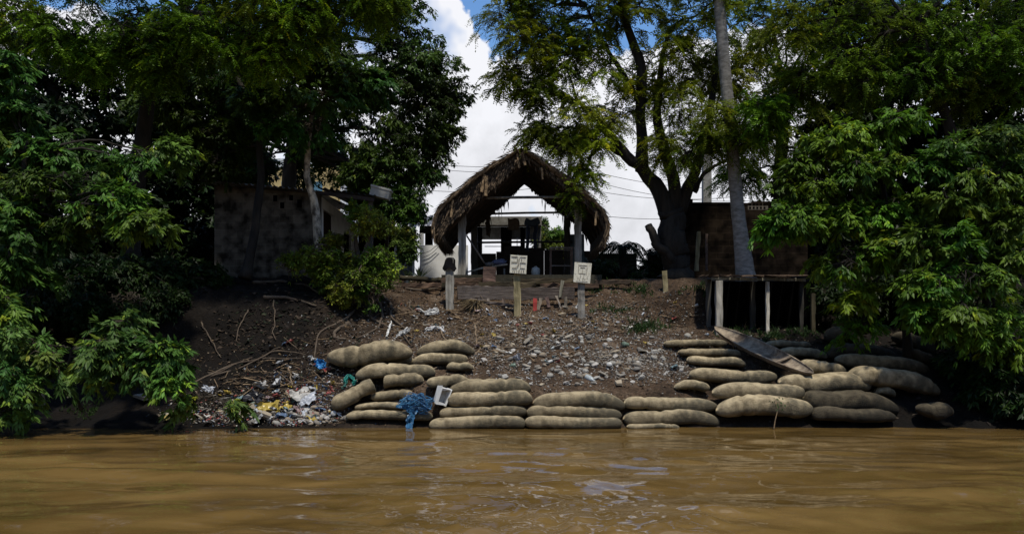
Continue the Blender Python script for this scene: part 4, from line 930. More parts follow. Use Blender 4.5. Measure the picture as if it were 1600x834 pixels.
q = MB().beam(P(836, 487, 24.18), P(836, 466, 24.18), .11, .06, seg=3, rough=.005, col=(.45, .06, .05)); tag(q.build('stake', M_white, pb), 'red painted stake')

# mossy kerb logs at the terrace edge
for (x0, y0, x1, y1, lb) in ((625, 432, 700, 437, 'mossy log edging the terrace left of the hut'), (700, 441, 800, 441, 'dark log edging the terrace below the left hut post'), (803, 442, 925, 442, 'dark log edging the terrace below the right hut post')):
    a = P(x0, y0+1, 25.35); b = P(x1, y1+1, 25.35)
    tag(MB().tube(curve([a, (a+b)/2, b], 12, .05, x0), .07, 8, rough=.5, seed=x0, col=(.35, .42, .28)).build('kerb_log', M_wood_dark, smooth=True), lb, 'log')

for k, (x0, x1, y, D_, h_, lb) in enumerate(((690, 772, 436, 25.16, .11, 'rough mossy plank stacked at the terrace edge below the left hut post'), (748, 838, 444, 25.02, .12, 'dark retaining plank just above the plank fence behind the middle sign'),
        (800, 915, 436, 25.14, .10, 'mossy plank stacked at the terrace edge between the two signs'), (845, 935, 446, 24.98, .11, 'split retaining plank behind the right sign'), (700, 760, 445, 25.0, .10, 'short retaining plank beside the dark stump'), (930, 985, 440, 25.2, .12, 'rotten plank end right of the right sign'), (628, 690, 444, 25.0, .11, 'half buried plank left of the capped post'))):
    rr_ = random.Random(k); a = P(x0, y+rr_.uniform(-1, 2), D_); b = P(x1, y+rr_.uniform(-1, 2), D_+.05)
    c_ = rr_.choice(((.55, .6, .42), (.8, .72, .6), (.45, .45, .38)))
    tag(MB().beam(a, b, .07, h_, seg=9, rough=.014, col=c_).build('retaining_plank', M_wood_dark), lb, 'plank')
# ------------------------------------------------------------------ block house (left)
bh = thing('block_house', P(430, 428, 25), 'grey block house with a low corrugated roof and white side wall', 'house')
xa, xb = P(335, 0, 24.7)[0], P(500, 0, 24.7)[0]
zb = 3.3; zt0 = P(0, 289, 24.7)[2]; zt1 = P(0, 303, 24.7)[2]
W_ = MB(); 
holes = [(430, 310, 6, 9), (441, 321, 6, 9), (455, 309, 6, 8), (468, 318, 7, 12)]
W_.add([(xa, 24.7, zb), (xb, 24.7, zb), (xb, 24.7, zt1), (xa, 24.7, zt0), (xa, 24.9, zb), (xb, 24.9, zb), (xb, 24.9, zt1), (xa, 24.9, zt0)], [(0, 1, 2, 3), (5, 4, 7, 6), (1, 5, 6, 2), (4, 0, 3, 7), (3, 2, 6, 7)])
W_.build('wall', M_block, bh)
for (x, y, w, h) in holes:
    c = P(x, y, 24.69); ww = w/F*24.7/2; hh = h/F*24.7/2
    MB().box(c[0]-ww, c[0]+ww, 24.68, 24.697, c[2]-hh, c[2]+hh).build('vent_hole', M_dark, bh)
# side wall, with an open doorway and a window: built from pieces around the openings
sy0, sy1 = 24.905, 31
def side(y0, y1, z0, z1, m=M_white, name='wall', c=(.85, .82, .76), dx=0): return MB().box(xb-.15, xb+dx, y0, y1, z0, z1, col=c).build(name, m, bh)
Z1 = 5.85
yd0, yd1 = 25.15, 26.6; yw0, yw1 = 28.2, 29.5
side(sy0, yd0, 3.3, Z1); side(yd0, yd1, 5.55, Z1); side(yd1, yw0, 3.3, Z1); side(yw0, yw1, 3.3, 4.55); side(yw0, yw1, 5.3, Z1); side(yw1, sy1, 3.3, Z1)
MB().box(xb-.12, xb-.08, yd0, yd1, 3.5, 5.55, col=(14, 8, 6)).build('door', M_dark, bh)
MB().box(xb-.12, xb-.08, yw0, yw1, 4.55, 5.3, col=(1, 1, 1)).build('window', M_dark, bh)
MB().box(xa, xb-.16, 30.8, 31, 3.3, Z1).build('wall', M_block, bh); MB().box(xa, xa+.2, 24.92, 30.78, 3.3, Z1).build('wall', M_block, bh)
def corr(name, p00, p10, p01, p11, mt, parent, amp=.03, pitch=.17, col=(1, 1, 1), along='u'):
    p00, p10, p01, p11 = map(np.array, (p00, p10, p01, p11)); L = np.linalg.norm(p10-p00)
    nu = max(8, int(L/pitch*6)); u = np.linspace(0, 1, nu); w = np.linspace(0, 1, 4); U, V_ = np.meshgrid(u, w)
    v = (p00*(1-U[..., None])*(1-V_[..., None])+p10*U[..., None]*(1-V_[..., None])+p01*(1-U[..., None])*V_[..., None]+p11*U[..., None]*V_[..., None])
    v[..., 2] += amp*np.sin(U*L/pitch*2*math.pi)
    v = v.reshape(-1, 3); g_ = grid(u, w); n = len(v)
    return MB().add(np.vstack([v, v-np.array([0, 0, .01])]), [g_, g_[:, ::-1]+n], 0, col).build(name, mt, parent, smooth=True)
corr('roof', (xa-.3, 24.3, P(0, 281, 24.3)[2]), (xb-.02, 24.3, P(0, 297, 24.3)[2]), (xa-.3, 31.3, P(0, 281, 24.3)[2]+.55), (xb-.02, 31.3, P(0, 297, 24.3)[2]+.45), M_metal, bh, col=(1.1, 1.1, 1.1))
corr('roof', (xb, 24.35, P(0, 293, 24.4)[2]), (P(585, 0, 24.4)[0], 24.6, P(0, 305, 24.5)[2]), (xb, 31, P(0, 293, 24.4)[2]+.4), (P(585, 0, 24.4)[0], 31, P(0, 305, 24.4)[2]+.35), M_metal, bh, col=(.30, .30, .32))
MB().beam((xb, 24.42, P(0, 299, 24.4)[2]-.03), (P(583, 0, 24.4)[0], 24.62, P(0, 310, 24.5)[2]-.02), .06, .10, col=(.3, .3, .3)).build('fascia', M_wood_dark, bh)
for (x, y_) in ((-3.95, 24.8), (-3.95, 28), (-3.95, 30.6)): MB().beam((x, y_, 3.5), (x, y_, 5.75), .12, .12, seg=4, col=(.35, .33, .3)).build('post', M_wood_grey, bh)
c = P(595, 302, 24.9)
tk = thing('roof_crate', c, 'dirty white plastic crate lying on the end of the block house roof', 'crate')
Mx = Matrix.Translation(Vector(c))@Matrix.Rotation(.25, 4, 'Y')
MB().box(-.27, .27, -.2, .2, -.13, .10, M=Mx, col=(.42, .40, .35)).build('body', M_white, tk)
MB().box(-.29, .29, -.22, .22, .101, .15, M=Mx, col=(.5, .48, .43)).build('rim', M_white, tk)
# lean-to porch between the block house and the white house
lt = thing('lean_to', P(630, 430, 28), 'dark lean-to shelter with white frame posts beside the block house', 'shelter')
corr('roof', P(555, 318, 27.2), P(650, 356, 27.2), P(560, 312, 31), P(652, 348, 31), M_metal, lt, col=(.08, .08, .08))
MB().beam(P(617, 359, 27.4), P(650, 362, 27.4), .08, .10, col=(.9, .9, .9)).build('beam', M_white, lt)
for (px, c) in ((618, .9), (646, .8), (634, .75)):
    MB().beam(P(px, 430, 27.45), P(px, 361, 27.45), .07, .07, col=(c, c, c)).build('post', M_white, lt)
MB().box(P(622, 0, 28)[0], P(645, 0, 28)[0], 28, 28.04, 3.66, P(0, 384, 28)[2], col=(.25, .25, .26)).build('panel', M_white, lt)
MB().box(P(560, 0, 30.5)[0], P(617, 0, 30.5)[0], 30.5, 30.6, 3.6, P(0, 330, 30.5)[2]).build('dark_backing', M_dark, lt)
MB().box(P(619, 0, 31)[0], P(634, 0, 31)[0], 31, 31.05, 3.6, P(0, 380, 31)[2], col=(.8, .8, .8)).build('panel', M_white, lt)
# white house with low wall
wh = thing('white_house', P(690, 430, 30), 'ruined white house with a low painted wall and open window bays', 'house')
D = 30.0
MB().box(P(656, 0, D)[0], P(731, 0, D)[0], D, D+.18, 3.5, P(0, 383, D)[2]).build('wall', M_white, wh)
MB().box(P(731, 0, D)[0]+.01, P(787, 0, 34)[0], 33.8, 34, 3.5, P(0, 401, 34)[2], col=(.95, .95, .95)).build('wall', M_white, wh)
for (px, t_, w, c, dd) in ((659, 364, .11, .95, D), (680, 350, .09, .95, D), (656, 364, .05, .8, D+.4)):
    MB().beam((P(px, 0, dd)[0], dd+.09, P(0, 383, D)[2]), (P(px, 0, dd)[0], dd+.09, P(0, t_, dd)[2]), w, w, col=(c, c, c)).build('column', M_white, wh)
corr('roof', P(640, 352, D+.3), P(715, 352, D+.3), P(640, 337, D+4), P(715, 337, D+4), M_metal, wh, col=(.75, .72, .68))
MB().box(P(655, 0, D)[0], P(715, 0, D)[0], D+.1, D+.2, P(0, 364, D)[2], P(0, 352, D)[2]).build('lintel', M_dark, wh)
MB().box(P(664, 0, D+2.6)[0], P(676, 0, D+2.6)[0], D+2.6, D+2.7, 3.5, P(0, 355, D+2.6)[2], col=(1.5, 1.5, 1.5)).build('partition', M_dark, wh)
MB().box(P(742, 0, 34)[0], P(846, 0, 34)[0], 33.7, 34.3, P(0, 353, 34)[2], P(0, 340, 34)[2], col=(.7, .68, .64)).build('eave_slab', M_conc, wh)
MB().box(P(742, 0, 34)[0], P(846, 0, 34)[0], 34.31, 34.5, P(0, 372, 34)[2], P(0, 353, 34)[2], col=(1.2, 1.2, 1.2)).build('lintel', M_conc, wh)
for (px, w, m_, c) in ((791, .42, M_dark, 1), (814.5, .06, M_dark, 1), (818, .12, M_dark, 1), (748, .25, M_dark, 1), (843, .12, M_conc, .5)):
    MB().beam((P(px, 0, 34)[0], 34.2, 3.6), (P(px, 0, 34)[0], 34.2, P(0, 354, 34)[2]), w, .12, col=(c, c, c)).build('pillar', m_, wh)
MB().beam((P(808, 0, 34)[0], 34.22, 3.6), (P(808, 0, 34)[0], 34.22, P(0, 371, 34)[2]), .03, .05, col=(.8, .8, .8)).build('window_bar', M_white, wh)
MB().beam((P(757, 0, 34)[0], 34.22, P(0, 384, 34)[2]), (P(783, 0, 34)[0], 34.22, P(0, 384, 34)[2]), .03, .03, col=(.8, .8, .8)).build('window_bar', M_white, wh)
# cables against the white wall
for k, (x0, y0, x1, y1) in enumerate(((687, 384, 660, 403), (683, 383, 658, 396))):
    a = P(x0, y0, 29.9); b = P(x1, y1, 29.9)
    tag(MB().tube(curve([a, (a+b)/2-np.array([0, 0, .08]), b], 10), .009, 5).build('cable', M_dark), ['upper black cable looping over the white wall', 'lower black cable looping over the white wall'][1-k], 'cable')

# agave and pots
def agave(px, py, D, h, n, label, seed):
    rg = np.random.default_rng(seed); a = P(px, py, D); a[2] = tz(a[0], D)
    root = thing('agave_plant', a, label, 'plant')
    mb_ = MB()
    an = rg.uniform(0, 6.28, n); el = rg.uniform(.5, 1.35, n)
    d = np.stack([np.cos(an)*np.cos(el), np.sin(an)*np.cos(el), np.sin(el)], 1)
    add_leaves(mb_, np.tile(a+np.array([0, 0, .02]), (n, 1)), d, unit(np.array([0, 0, 1.0])-d*.3), rg.uniform(.7, 1.1, n)*h, np.full(n, .07), np.array([.035, .05, .025])*rg.uniform(.6, 2.2, (n, 1)), fold=.25)
    mb_.build('leaves', M_leaf, root); return root
agave(655, 428, 25.6, .5, 16, 'dark spiky plant against the white wall', 1)
agave(637, 428, 25.8, .4, 12, 'spiky plant with pale streaked leaves beside the white frame post', 2)
tree('potted_shrub', 'small bright shrub standing by the lean-to post', 'shrub', [P(634, 428, 26), P(635, 400, 26), P(635, 385, 26)], .02, .012,
     [lob(633, 375, 26, .25), lob(638, 390, 26, .25), lob(636, 362, 26, .18)], 'small', (.04, .09, .015), (.12, .19, .04), M_twig, nb=16, seed=80, shrink=.9)
pt = MB(); c = P(636, 430, 25.4); c[2] = tz(c[0], 25.4)
pt.tube([c, c+np.array([0, 0, .01]), c+np.array([0, 0, .2])], [.06, .075, .085], 12, col=(.5, .5, .42)); tag(pt.build('plant_tin', M_plastic, smooth=True), 'small white tin at the terrace edge below the spiky plants', 'tin')

# yellow building far behind
yb = thing('yellow_building', P(450, 330, 48), 'yellow building with blue windows glimpsed above the block house roof', 'building')
D = 48
MB().box(P(345, 0, D)[0], P(532, 0, D)[0], D, D+8, 3.6, P(0, 262, D)[2]).build('wall', M_yellow, yb)
MB().box(P(532.5, 0, D)[0], P(541, 0, D)[0], D-.1, D+8, 3.6, P(0, 262, D)[2], col=(.9, .9, .9)).build('corner_column', M_white, yb)
MB().box(P(345, 0, D)[0], P(532, 0, D)[0], D+2, D+8, P(0, 261.5, D)[2], P(0, 236, D)[2], col=(.55, .6, .65)).build('upper_storey', M_white, yb)
M_glass = mat('blue_glass', (.10, .22, .30), (.06, .14, .2), scale=2, rough=.15, spec=.6)
for px in (370, 388, 480, 500, 515): MB().box(P(px, 0, D)[0], P(px+10, 0, D)[0], D+1.9, D+1.99, P(0, 258, D)[2], P(0, 244, D)[2]).build('window', M_glass, yb)
for px in (360, 400, 440, 490): MB().box(P(px, 0, D)[0], P(px+14, 0, D)[0], D-.05, D-.01, P(0, 302, D)[2], P(0, 284, D)[2]).build('window', M_glass, yb)
# right block wall
D = 27.2
bw = thing('block_outbuilding', P(1140, 425, D), 'block outbuilding darkened with painted shade behind the forked tree and palm', 'outbuilding')
xa, xb = P(1064, 0, D)[0], P(1262, 0, D)[0]; zt = P(0, 313, D)[2]
MB().box(xa, xb, D, D+.2, 3.5, zt-.16, col=(.5, .5, .5)).build('wall', M_block_shaded, bw)
cap_ = MB()
xx = xa
while xx < xb:
    w = random.uniform(.3, .5); h = random.choice([.0, .02, .05, .12]); cap_.box(xx, min(xx+w-.01, xb), D-.01, D+.21, zt-.155, zt-.08+h); xx += w
cap_.build('coping', M_block_shaded, bw)
vb = MB(); c = P(1184, 322, D-.02)
for i in range(5):
    for j in range(2): vb.box(c[0]-.26+i*.11, c[0]-.20+i*.11, D-.012, D-.004, c[2]-.08+j*.1, c[2]-.02+j*.1)
M_pale = mat('pale_block', (.16, .14, .12), rough=.9)
MB().box(c[0]-.3, c[0]+.32, D-.004, D-.0005, c[2]-.11, c[2]+.11).build('vent_block', M_pale, bw); vb.build('vent_hole', M_dark, bw)
MB().box(xa, xa+.2, D+.21, D+4, 3.5, zt-.2).build('wall', M_block_shaded, bw)
# concrete column of a building beyond
cc_ = thing('concrete_column', P(1105, 400, 38), 'tall grey concrete column beyond the block outbuilding', 'column')
MB().box(P(1099, 0, 38)[0], P(1112, 0, 38)[0], 38, 38.35, 3.6, P(0, 240, 38)[2], jit=.005).build('shaft', M_conc, cc_)
for k in range(4): MB().tube([P(1101+k*3, 240, 38.1), P(1101+k*3+.5, 228-k, 38.1)], .02, 5).build('rebar', M_dark, cc_)
# low shelter on the right
sh = thing('low_shelter', P(1180, 512, 23), 'low open lean-to with a litter strewn plank roof and pale posts', 'shelter')
def shp(px, D, top, bot, w, c, m_=M_wood_grey):
    a = P(px, bot, D); a[2] = tz(a[0], D)-.1; b = P(px, top, D); MB().beam(a, b, w, w, seg=6, rough=.007, col=(c, c, c)).build('post', m_, sh)
shp(1123, 22.9, 438, 512, .16, 1.25); shp(1199, 23.0, 440, 512, .085, 1.9); shp(1107, 23.8, 436, 500, .12, .35); shp(1252, 23.2, 438, 510, .10, .12); shp(1176, 23.9, 440, 500, .12, .3); shp(1270, 23.0, 458, 500, .10, .2, M_wood_yel)
MB().beam(P(1112, 435, 22.95), P(1258, 437, 23.0), .10, .07, seg=10, rough=.008, col=(.9, .9, .8)).build('beam', M_wood_grey, sh)
rf = MB()
for k in range(9):
    x0 = P(1108+k*17, 0, 23.4)[0]; rf.beam((x0, 22.8, P(0, 431, 22.9)[2]+random.uniform(0, .02)), (x0+.02, 24.3, P(0, 431, 22.9)[2]+.1), .26, .03, seg=4, rough=.012, col=(.8, .75, .6))
rf.build('roof', M_wood_dark, sh)
MB().box(P(1100, 0, 24.9)[0], P(1262, 0, 24.9)[0], 24.05, 24.15, 2.0, 3.42).build('dark_backing', M_dark, sh)  # black sheet standing in for the shaded void under the roof
MB().box(P(1258, 0, 23.2)[0], P(1258, 0, 23.2)[0]+.06, 23.3, 24.04, 2.0, 3.42).build('side_wall', M_dark, sh)
# leaning posts near the forked tree
for (x0, t_, x1, b_, w, m_, c, lb, D_) in ((1092, 362, 1088, 420, .11, M_wood_yel, 1.0, 'yellow post leaning by the block outbuilding', 25.2), (1104, 365, 1104, 420, .06, M_wood_dark, 1, 'thin dark post beside the yellow one', 25.4),
                                        (1038, 423, 1040, 454, .13, M_wood_yel, .8, 'short brownish stake below the forked tree', 24.4)):
    D_ = min(26.2, hit(x1, b_)[1]); a = P(x1, b_+3, D_); b = P(x0, t_, D_)
    tag(MB().beam(a, b, w, w*.8, seg=5, rough=.006, col=(c, c, c)).build('stake', m_), lb, 'post')

# ------------------------------------------------------------------ dugout canoe
A = P(1118, 518, 22.3); B = P(1272, 592, 19.1)
cn = thing('dugout_canoe', (A+B)/2-np.array([0, 0, .2]), 'old wooden dugout canoe lying tilted down the sandbag steps', 'canoe')
dv = unit(B-A); L = np.linalg.norm(B-A); sd = unit(np.cross(dv, [0, 0, 1.0])); up = np.cross(sd, dv)
sd2 = unit(sd*.93-up*.36) ; up2 = np.cross(sd2, dv)
if up2[2] < 0: up2 = -up2
n, m_ = 30, 11; vo = []; vi = []
for i in range(n+1):
    t = i/n; w = .235*(math.sin(math.pi*min(1, max(0, t)))**.55)+.015; hgt = .20*(math.sin(math.pi*t)**.35)+.02; rise = .0*(2*t-1)**2+.15
    for k in range(m_):
        an = math.pi*k/(m_-1)
        vo.append(A+dv*L*t+sd2*w*math.cos(an)+up2*(rise-hgt*math.sin(an)**.8))
        vi.append(A+dv*L*t+sd2*(w*.86)*math.cos(an)+up2*(rise+.005-hgt*.5*math.sin(an)**.8))
f = []; fi = []
for i in range(n):
    for k in range(m_-1):
        a = i*m_+k; f.append((a, a+1, a+1+m_, a+m_)); fi.append((a, a+m_, a+m_+1, a+1))
rim = []
off = (n+1)*m_
for i in range(n):
    for k in (0, m_-1): a = i*m_+k; rim.append((a, a+m_, a+m_+off, a+off))
M_canoe = mat('canoe_wood', (.30, .255, .20), (.13, .105, .085), scale=6, stretch=(1, 1, 1), bump=.6, bscale=25, rough=.85, usecol=True, col3=(.06, .045, .035), s3=2)
hb = MB(); hb.add(np.array(vo), f, 0, (.7, .65, .6))
h_ = hb.build('hull', M_canoe, cn, smooth=True)
MB().add(np.array(vi), fi, 0, (1.15, 1.1, 1.0)).build('inner_hull', M_canoe, cn, smooth=True)
MB().add(np.vstack([vo, vi]), rim, 0, (1.25, 1.2, 1.1)).build('gunwale', M_canoe, cn)
q = A+dv*L*.72
MB().beam(q-sd2*.18+up2*.13, q+sd2*.18+up2*.13, .16, .03, col=(.9, .85, .8)).build('thwart', M_canoe, cn)

# ------------------------------------------------------------------ wires and pole behind
up_ = thing('utility_pole', (P(884, 430, 42)), 'slim dark pole rising behind the right slope of the thatched roof', 'pole')
MB().tube([P(879, 452, 42), P(886, 330, 42), P(892, 230, 42)], [.14, .12, .09], 8).build('shaft', M_bark_dark, up_, smooth=True)
WR = [(560, 282, 892, 286, 'thin cable low across the sky left of the hut'), (560, 236, 892, 252, 'topmost thin cable left of the hut'), (560, 242, 892, 262, 'cable just under the topmost one left of the hut'),
      (892, 258, 1200, 290, 'upper thin cable right of the hut'), (892, 272, 1200, 312, 'middle thin cable right of the hut'), (892, 290, 1200, 300, 'lower thin cable right of the hut'), (892, 330, 1200, 322, 'lowest thin cable crossing right of the hut')]
for (x0, y0, x1, y1, lb) in WR:
    a = P(x0, y0, 44 if x0 < 800 else 42); b = P(x1, y1, 42 if x0 < 800 else 44); t = np.linspace(0, 1, 24)[:, None]
    pts = a*(1-t)+b*t-np.array([0, 0, 1.0])*(.5*4*t*(1-t))
    tag(MB().tube(pts, .011, 4, cap=False).build('power_line', M_dark), lb, 'cable')

# ------------------------------------------------------------------ roots, sticks
def root(pts, r0, r1, label, seed, mt=M_root, name='tree_root', cat='root', group=None, col=(1, 1, 1), lift=.02):
    pp = []
    for p in pts:
        if len(p) == 2: h = hit(*p); h[2] += lift; h[1] -= lift; pp.append(h)
        else: pp.append(P(*p))
    c_ = curve(pp, 22, .05, seed)
    o = MB().tube(c_, np.linspace(r0, r1, 22), 7, rough=.3, seed=seed, col=col).build(name, mt, smooth=True)
    return tag(o, label, cat, group)
RT = [
 ([(395, 443), (440, 440), (480, 447), (500, 460)], .05, .02, 'long bare root along the top of the dark left bank'),
 ([(412, 466), (450, 466), (480, 476), (495, 478)], .05, .025, 'bare root below the long one on the left bank'),
 ([(388, 486), (378, 500), (372, 520), (372, 535)], .018, .01, 'thin pale root dangling down the left bank'),
 ([(428, 470), (430, 500), (428, 525), (434, 532)], .016, .01, 'hanging pale root strand under the bare root'),
 ([(545, 505), (522, 520), (520, 530), (538, 533)], .05, .03, 'thick mossy root looping out of the bank by the bush'),
 ([(585, 450), (610, 475), (612, 500), (640, 520)], .06, .02, 'root running down right from the bush'),
 ([(590, 470), (600, 495), (585, 520), (560, 530)], .05, .02, 'root running down left from the bush'),
 ([(575, 470), (580, 500), (620, 515), (640, 540)], .05, .015, 'gnarled root reaching the torn sandbag'),
 ([(600, 445), (650, 455), (690, 450), (715, 456)], .045, .02, 'root along the slope toward the capped post'),
 ([(560, 480), (540, 500), (500, 520), (490, 560)], .04, .015, 'root creeping down toward the huge sandbag'),
 ([(300, 600), (360, 570), (420, 560), (470, 562)], .03, .01, 'long curved branch on the lower left bank'),
 ([(330, 590), (380, 575), (430, 548), (480, 556)], .025, .01, 'long thin branch above the curved one'),
 ([(290, 580), (340, 585), (390, 560), (440, 545)], .025, .01, 'dark branch lying across the left litter slope'),
 ([(315, 505), (325, 525), (345, 560)], .02, .01, 'short hanging root in the dark left bank'),
 ([(620, 540), (655, 575), (695, 610)], .018, .01, 'slender branch slanting over the left pile'),
 ([(685, 505), (700, 540), (692, 560), (700, 575)], .02, .012, 'twisted stick standing over the upper sandbags'),
 ([(745, 555), (720, 560), (700, 572), (672, 580)], .025, .012, 'pale bent branch draped on the sandbags'),
 ([(750, 545), (730, 570), (705, 575), (690, 590)], .022, .01, 'second pale branch beside the bent one'),
 ([(790, 545), (815, 542), (850, 556), (872, 570)], .03, .015, 'brown branch lying on the litter slope'),
 ([(742, 510), (745, 530), (744, 545)], .03, .02, 'short broken stick upright in the litter'),
 ([(995, 450), (1020, 440), (1035, 428)], .03, .015, 'pale stick slanting up beside the short stake'),
 ([(960, 485), (1000, 470), (1040, 490), (1060, 500)], .025, .012, 'branch along the slope below the forked tree'),
 ([(640, 470), (640, 480), (650, 492)], .03, .02, 'short stub of wood poking from the slope'),
 ([(452, 575), (455, 595), (462, 605)], .022, .012, 'forked stick in the left litter'),
 ([(1330, 640), (1400, 655), (1470, 640)], .02, .01, 'dark twig lying at the shaded right waterline'),
]
for i, (p, a, b, lb) in enumerate(RT):
    pale = ('pale' in lb or 'stick' in lb) and 'root' not in lb
    root(p, a, b, lb, 100+i, M_stick if pale else M_root, 'driftwood_branch' if ('branch' in lb or 'stick' in lb or 'twig' in lb) else 'tree_root', 'branch' if ('branch' in lb or 'stick' in lb or 'twig' in lb) else 'root')
# sprig rising from the water
sp_ = thing('water_sprig', P(1211, 668, 18.1), 'small green tipped twig rising from the water before the big sandbag', 'sprig')
sp_.location[2] = -.05; ORG[sp_.name][2] = -.05
MB().tube(curve([P(1209, 672, 18.1), P(1211, 655, 18.1), P(1216, 640, 18.1), P(1212, 628, 18.1)], 10), [.012]*5+[.008]*5, 5, col=(1.6, 1.5, 1.3)).build('stem', M_stick, sp_, smooth=True)
mb = MB(); rg = np.random.default_rng(2); n = 40
bb = P(1218, 632, 18.1)+rg.normal(0, .07, (n, 3)); add_leaves(mb, bb, rg.normal(0, 1, (n, 3)), unit(rg.normal(0, .4, (n, 3))+[0, 0, 1]), np.full(n, .06), np.full(n, .025), np.tile([.04, .09, .02], (n, 1)))
mb.build('leaves', M_leaf, sp_)
# dry palm frond clump
df = MB(); a = hit(746, 482); n = 90; rg = np.random.default_rng(4)
d = np.stack([rg.normal(-.55, .55, n), rg.normal(-.7, .2, n), rg.uniform(-.75, .1, n)], 1)
add_leaves(df, np.tile(a+np.array([0, 0, .2]), (n, 1))+rg.normal(0, .03, (n, 3)), d, np.tile([0, -.5, 1.0], (n, 1)), rg.uniform(.3, .68, n), np.full(n, .03), np.array([.26, .20, .12])*rg.uniform(.4, 1.3, (n, 1)), fold=.2)
tag(df.build('dry_palm_leaf', M_cloth), 'fanned dry palm leaf lying below the capped post', 'palm leaf')

# ------------------------------------------------------------------ netting, ropes, bags
def tangle(name, path, spread_, n, r, col, label, cat, seed, mt=None, lift=.05, Dfix=None):
    rg = np.random.default_rng(seed); mb_ = MB()
    P0 = []
    for q in path:
        if Dfix: P0.append(P(q[0], q[1], Dfix))
        else: h = hit(*q); h[2] += lift; h[1] -= lift; P0.append(h)
    base_ = curve(P0, 30)
    sp = np.interp(np.linspace(0, 1, 30), np.linspace(0, 1, len(spread_)), spread_)
    for k in range(n):
        o1 = rg.normal(0, 1, 3); ph = rg.uniform(0, 50)
        t = np.linspace(0, 1, 30)
        off = np.stack([fbm(t*7+ph, t*0+i*9.1+k, o=3, s=seed+i) for i in range(3)], 1)*sp[:, None]*1.8
        i0 = rg.integers(0, 12); i1 = rg.integers(18, 30)
        pts = (base_+off*np.array([1, .5, 1]))[i0:i1]
        mb_.tube(pts, r*rg.uniform(.6, 1.5), 5, col=np.array(col)*rg.uniform(.55, 1.4), cap=False, seed=k)
    return tag(mb_.build(name, mt or M_plastic, smooth=True), label, cat)
def sheet(name, pts, label, cat, col, seed, amp=.06, thick=True, mt=None):
    """crumpled sheet through a ring of picture points (px, py, D)"""
    rg = np.random.default_rng(seed); R = np.array([P(*p) for p in pts]); c = R.mean(0); n = len(R); K = 9; v = [c]
    M2 = n*6
    ring = np.array([R[i//6]*(1-(i % 6)/6)+R[(i//6+1) % n]*((i % 6)/6) for i in range(M2)])
    for k in range(1, K): v += list(c+(ring-c)*k/(K-1))
    v = np.array(v); v[:, 1] += amp*fbm(v[:, 0]*9+seed, v[:, 2]*9, o=4, s=seed)*1.6; v += rg.normal(0, amp*.10, v.shape)
    f = [(0, 1+i, 1+(i+1) % M2) for i in range(M2)]
    for k in range(K-2):
        for i in range(M2): f.append((1+k*M2+i, 1+(k+1)*M2+i, 1+(k+1)*M2+(i+1) % M2, 1+k*M2+(i+1) % M2))
    cc = np.array(col)*(1+.6*fbm(v[:, 0]*14, v[:, 2]*14, o=3, s=seed+1)[:, None])
    return tag(MB().add(v, f, 0, np.clip(cc, 0, 1)).build(name, mt or M_plastic), label, cat)
bn = thing('blue_netting', P(640, 668, 18.3), 'tangle of blue netting draped over the low sandbag into the water', 'netting')
BL = (.035, .13, .26)
Rg = [(618, 636, 18.62), (632, 622, 18.7), (646, 614, 18.75), (662, 616, 18.75), (670, 628, 18.65), (672, 640, 18.55), (655, 640, 18.5), (649, 648, 18.42), (645, 662, 18.36), (644, 671, 18.3), (634, 671, 18.3), (635, 655, 18.4), (639, 645, 18.45), (632, 638, 18.5)]
def subsheet(pts, col, seed, amp):
    o = sheet('net_sheet', pts, None, None, col, seed, amp); return o
o = subsheet(Rg, BL, 5, .08); mw = o.location.copy(); o.parent = bn; o.location = mw-bn.location
for j in range(2):
    o = tangle('net_strands', [(622, 634), (648, 622), (668, 632), (645, 640), (641, 655), (640, 670)], [.10, .16, .16, .12, .05, .05], 26, .007, (.05, .19, .36) if j else (.03, .10, .22), None, None, 50+j, Dfix=18.5)
    mw = o.location.copy(); o.parent = bn; o.location = mw-bn.location
tangle('teal_rope', [(537, 610), (541, 594), (550, 590), (556, 600), (552, 606)], [.05, .05, .04, .06, .06], 14, .008, (.02, .20, .17), 'small tangle of teal rope above the tilted sandbag', 'rope', 60)
sheet('blue_plastic_bag', [(490, 565, 20), (496, 560, 20), (504, 562, 20), (510, 567, 20), (509, 575, 20), (500, 577, 20), (493, 574, 20)], 'bright blue plastic bag left of the huge sandbag', 'plastic bag', (.04, .22, .50), 7, .12)
tangle('white_plastic_tangle', [(650, 486), (668, 492), (684, 485), (683, 492), (664, 496)], [.05, .06, .05, .05], 16, .014, (.5, .5, .49), 'knotted white plastic ring on the slope below the capped post', 'plastic', 61)
tangle('white_plastic_tangle', [(664, 520), (675, 515), (690, 516), (694, 524)], [.05, .05, .05], 14, .014, (.55, .55, .55), 'white plastic strip curled above the torn sandbag', 'plastic', 62)
tangle('white_plastic_tangle', [(620, 528), (632, 522), (640, 518)], [.04, .05, .06], 14, .014, (.48, .48, .47), 'white crumpled strip above the huge sandbag', 'plastic', 63)
tangle('white_rag_strip', [(612, 505), (608, 518), (604, 530)], [.02, .02, .02], 8, .014, (.62, .62, .6), 'narrow white rag hanging on the roots', 'rag', 64)
tangle('white_plastic_tangle', [(722, 470), (733, 466), (738, 474)], [.04, .05, .04], 12, .014, (.5, .5, .5), 'white plastic caught at the foot of the plank fence', 'plastic', 65)
sheet('hanging_scrap', [(62, 612, 17.3), (67, 608, 17.3), (70, 625, 17.3), (73, 640, 17.3), (66, 638, 17.3), (61, 625, 17.3)], 'torn white scrap hanging under the corner bush', 'plastic', (.6, .6, .58), 12, .03)
sheet('hanging_scrap', [(99, 610, 17.7), (104, 608, 17.7), (110, 618, 17.7), (106, 622, 17.7)], 'small white scrap on the stem of the waterside bush', 'plastic', (.6, .6, .58), 13, .03)
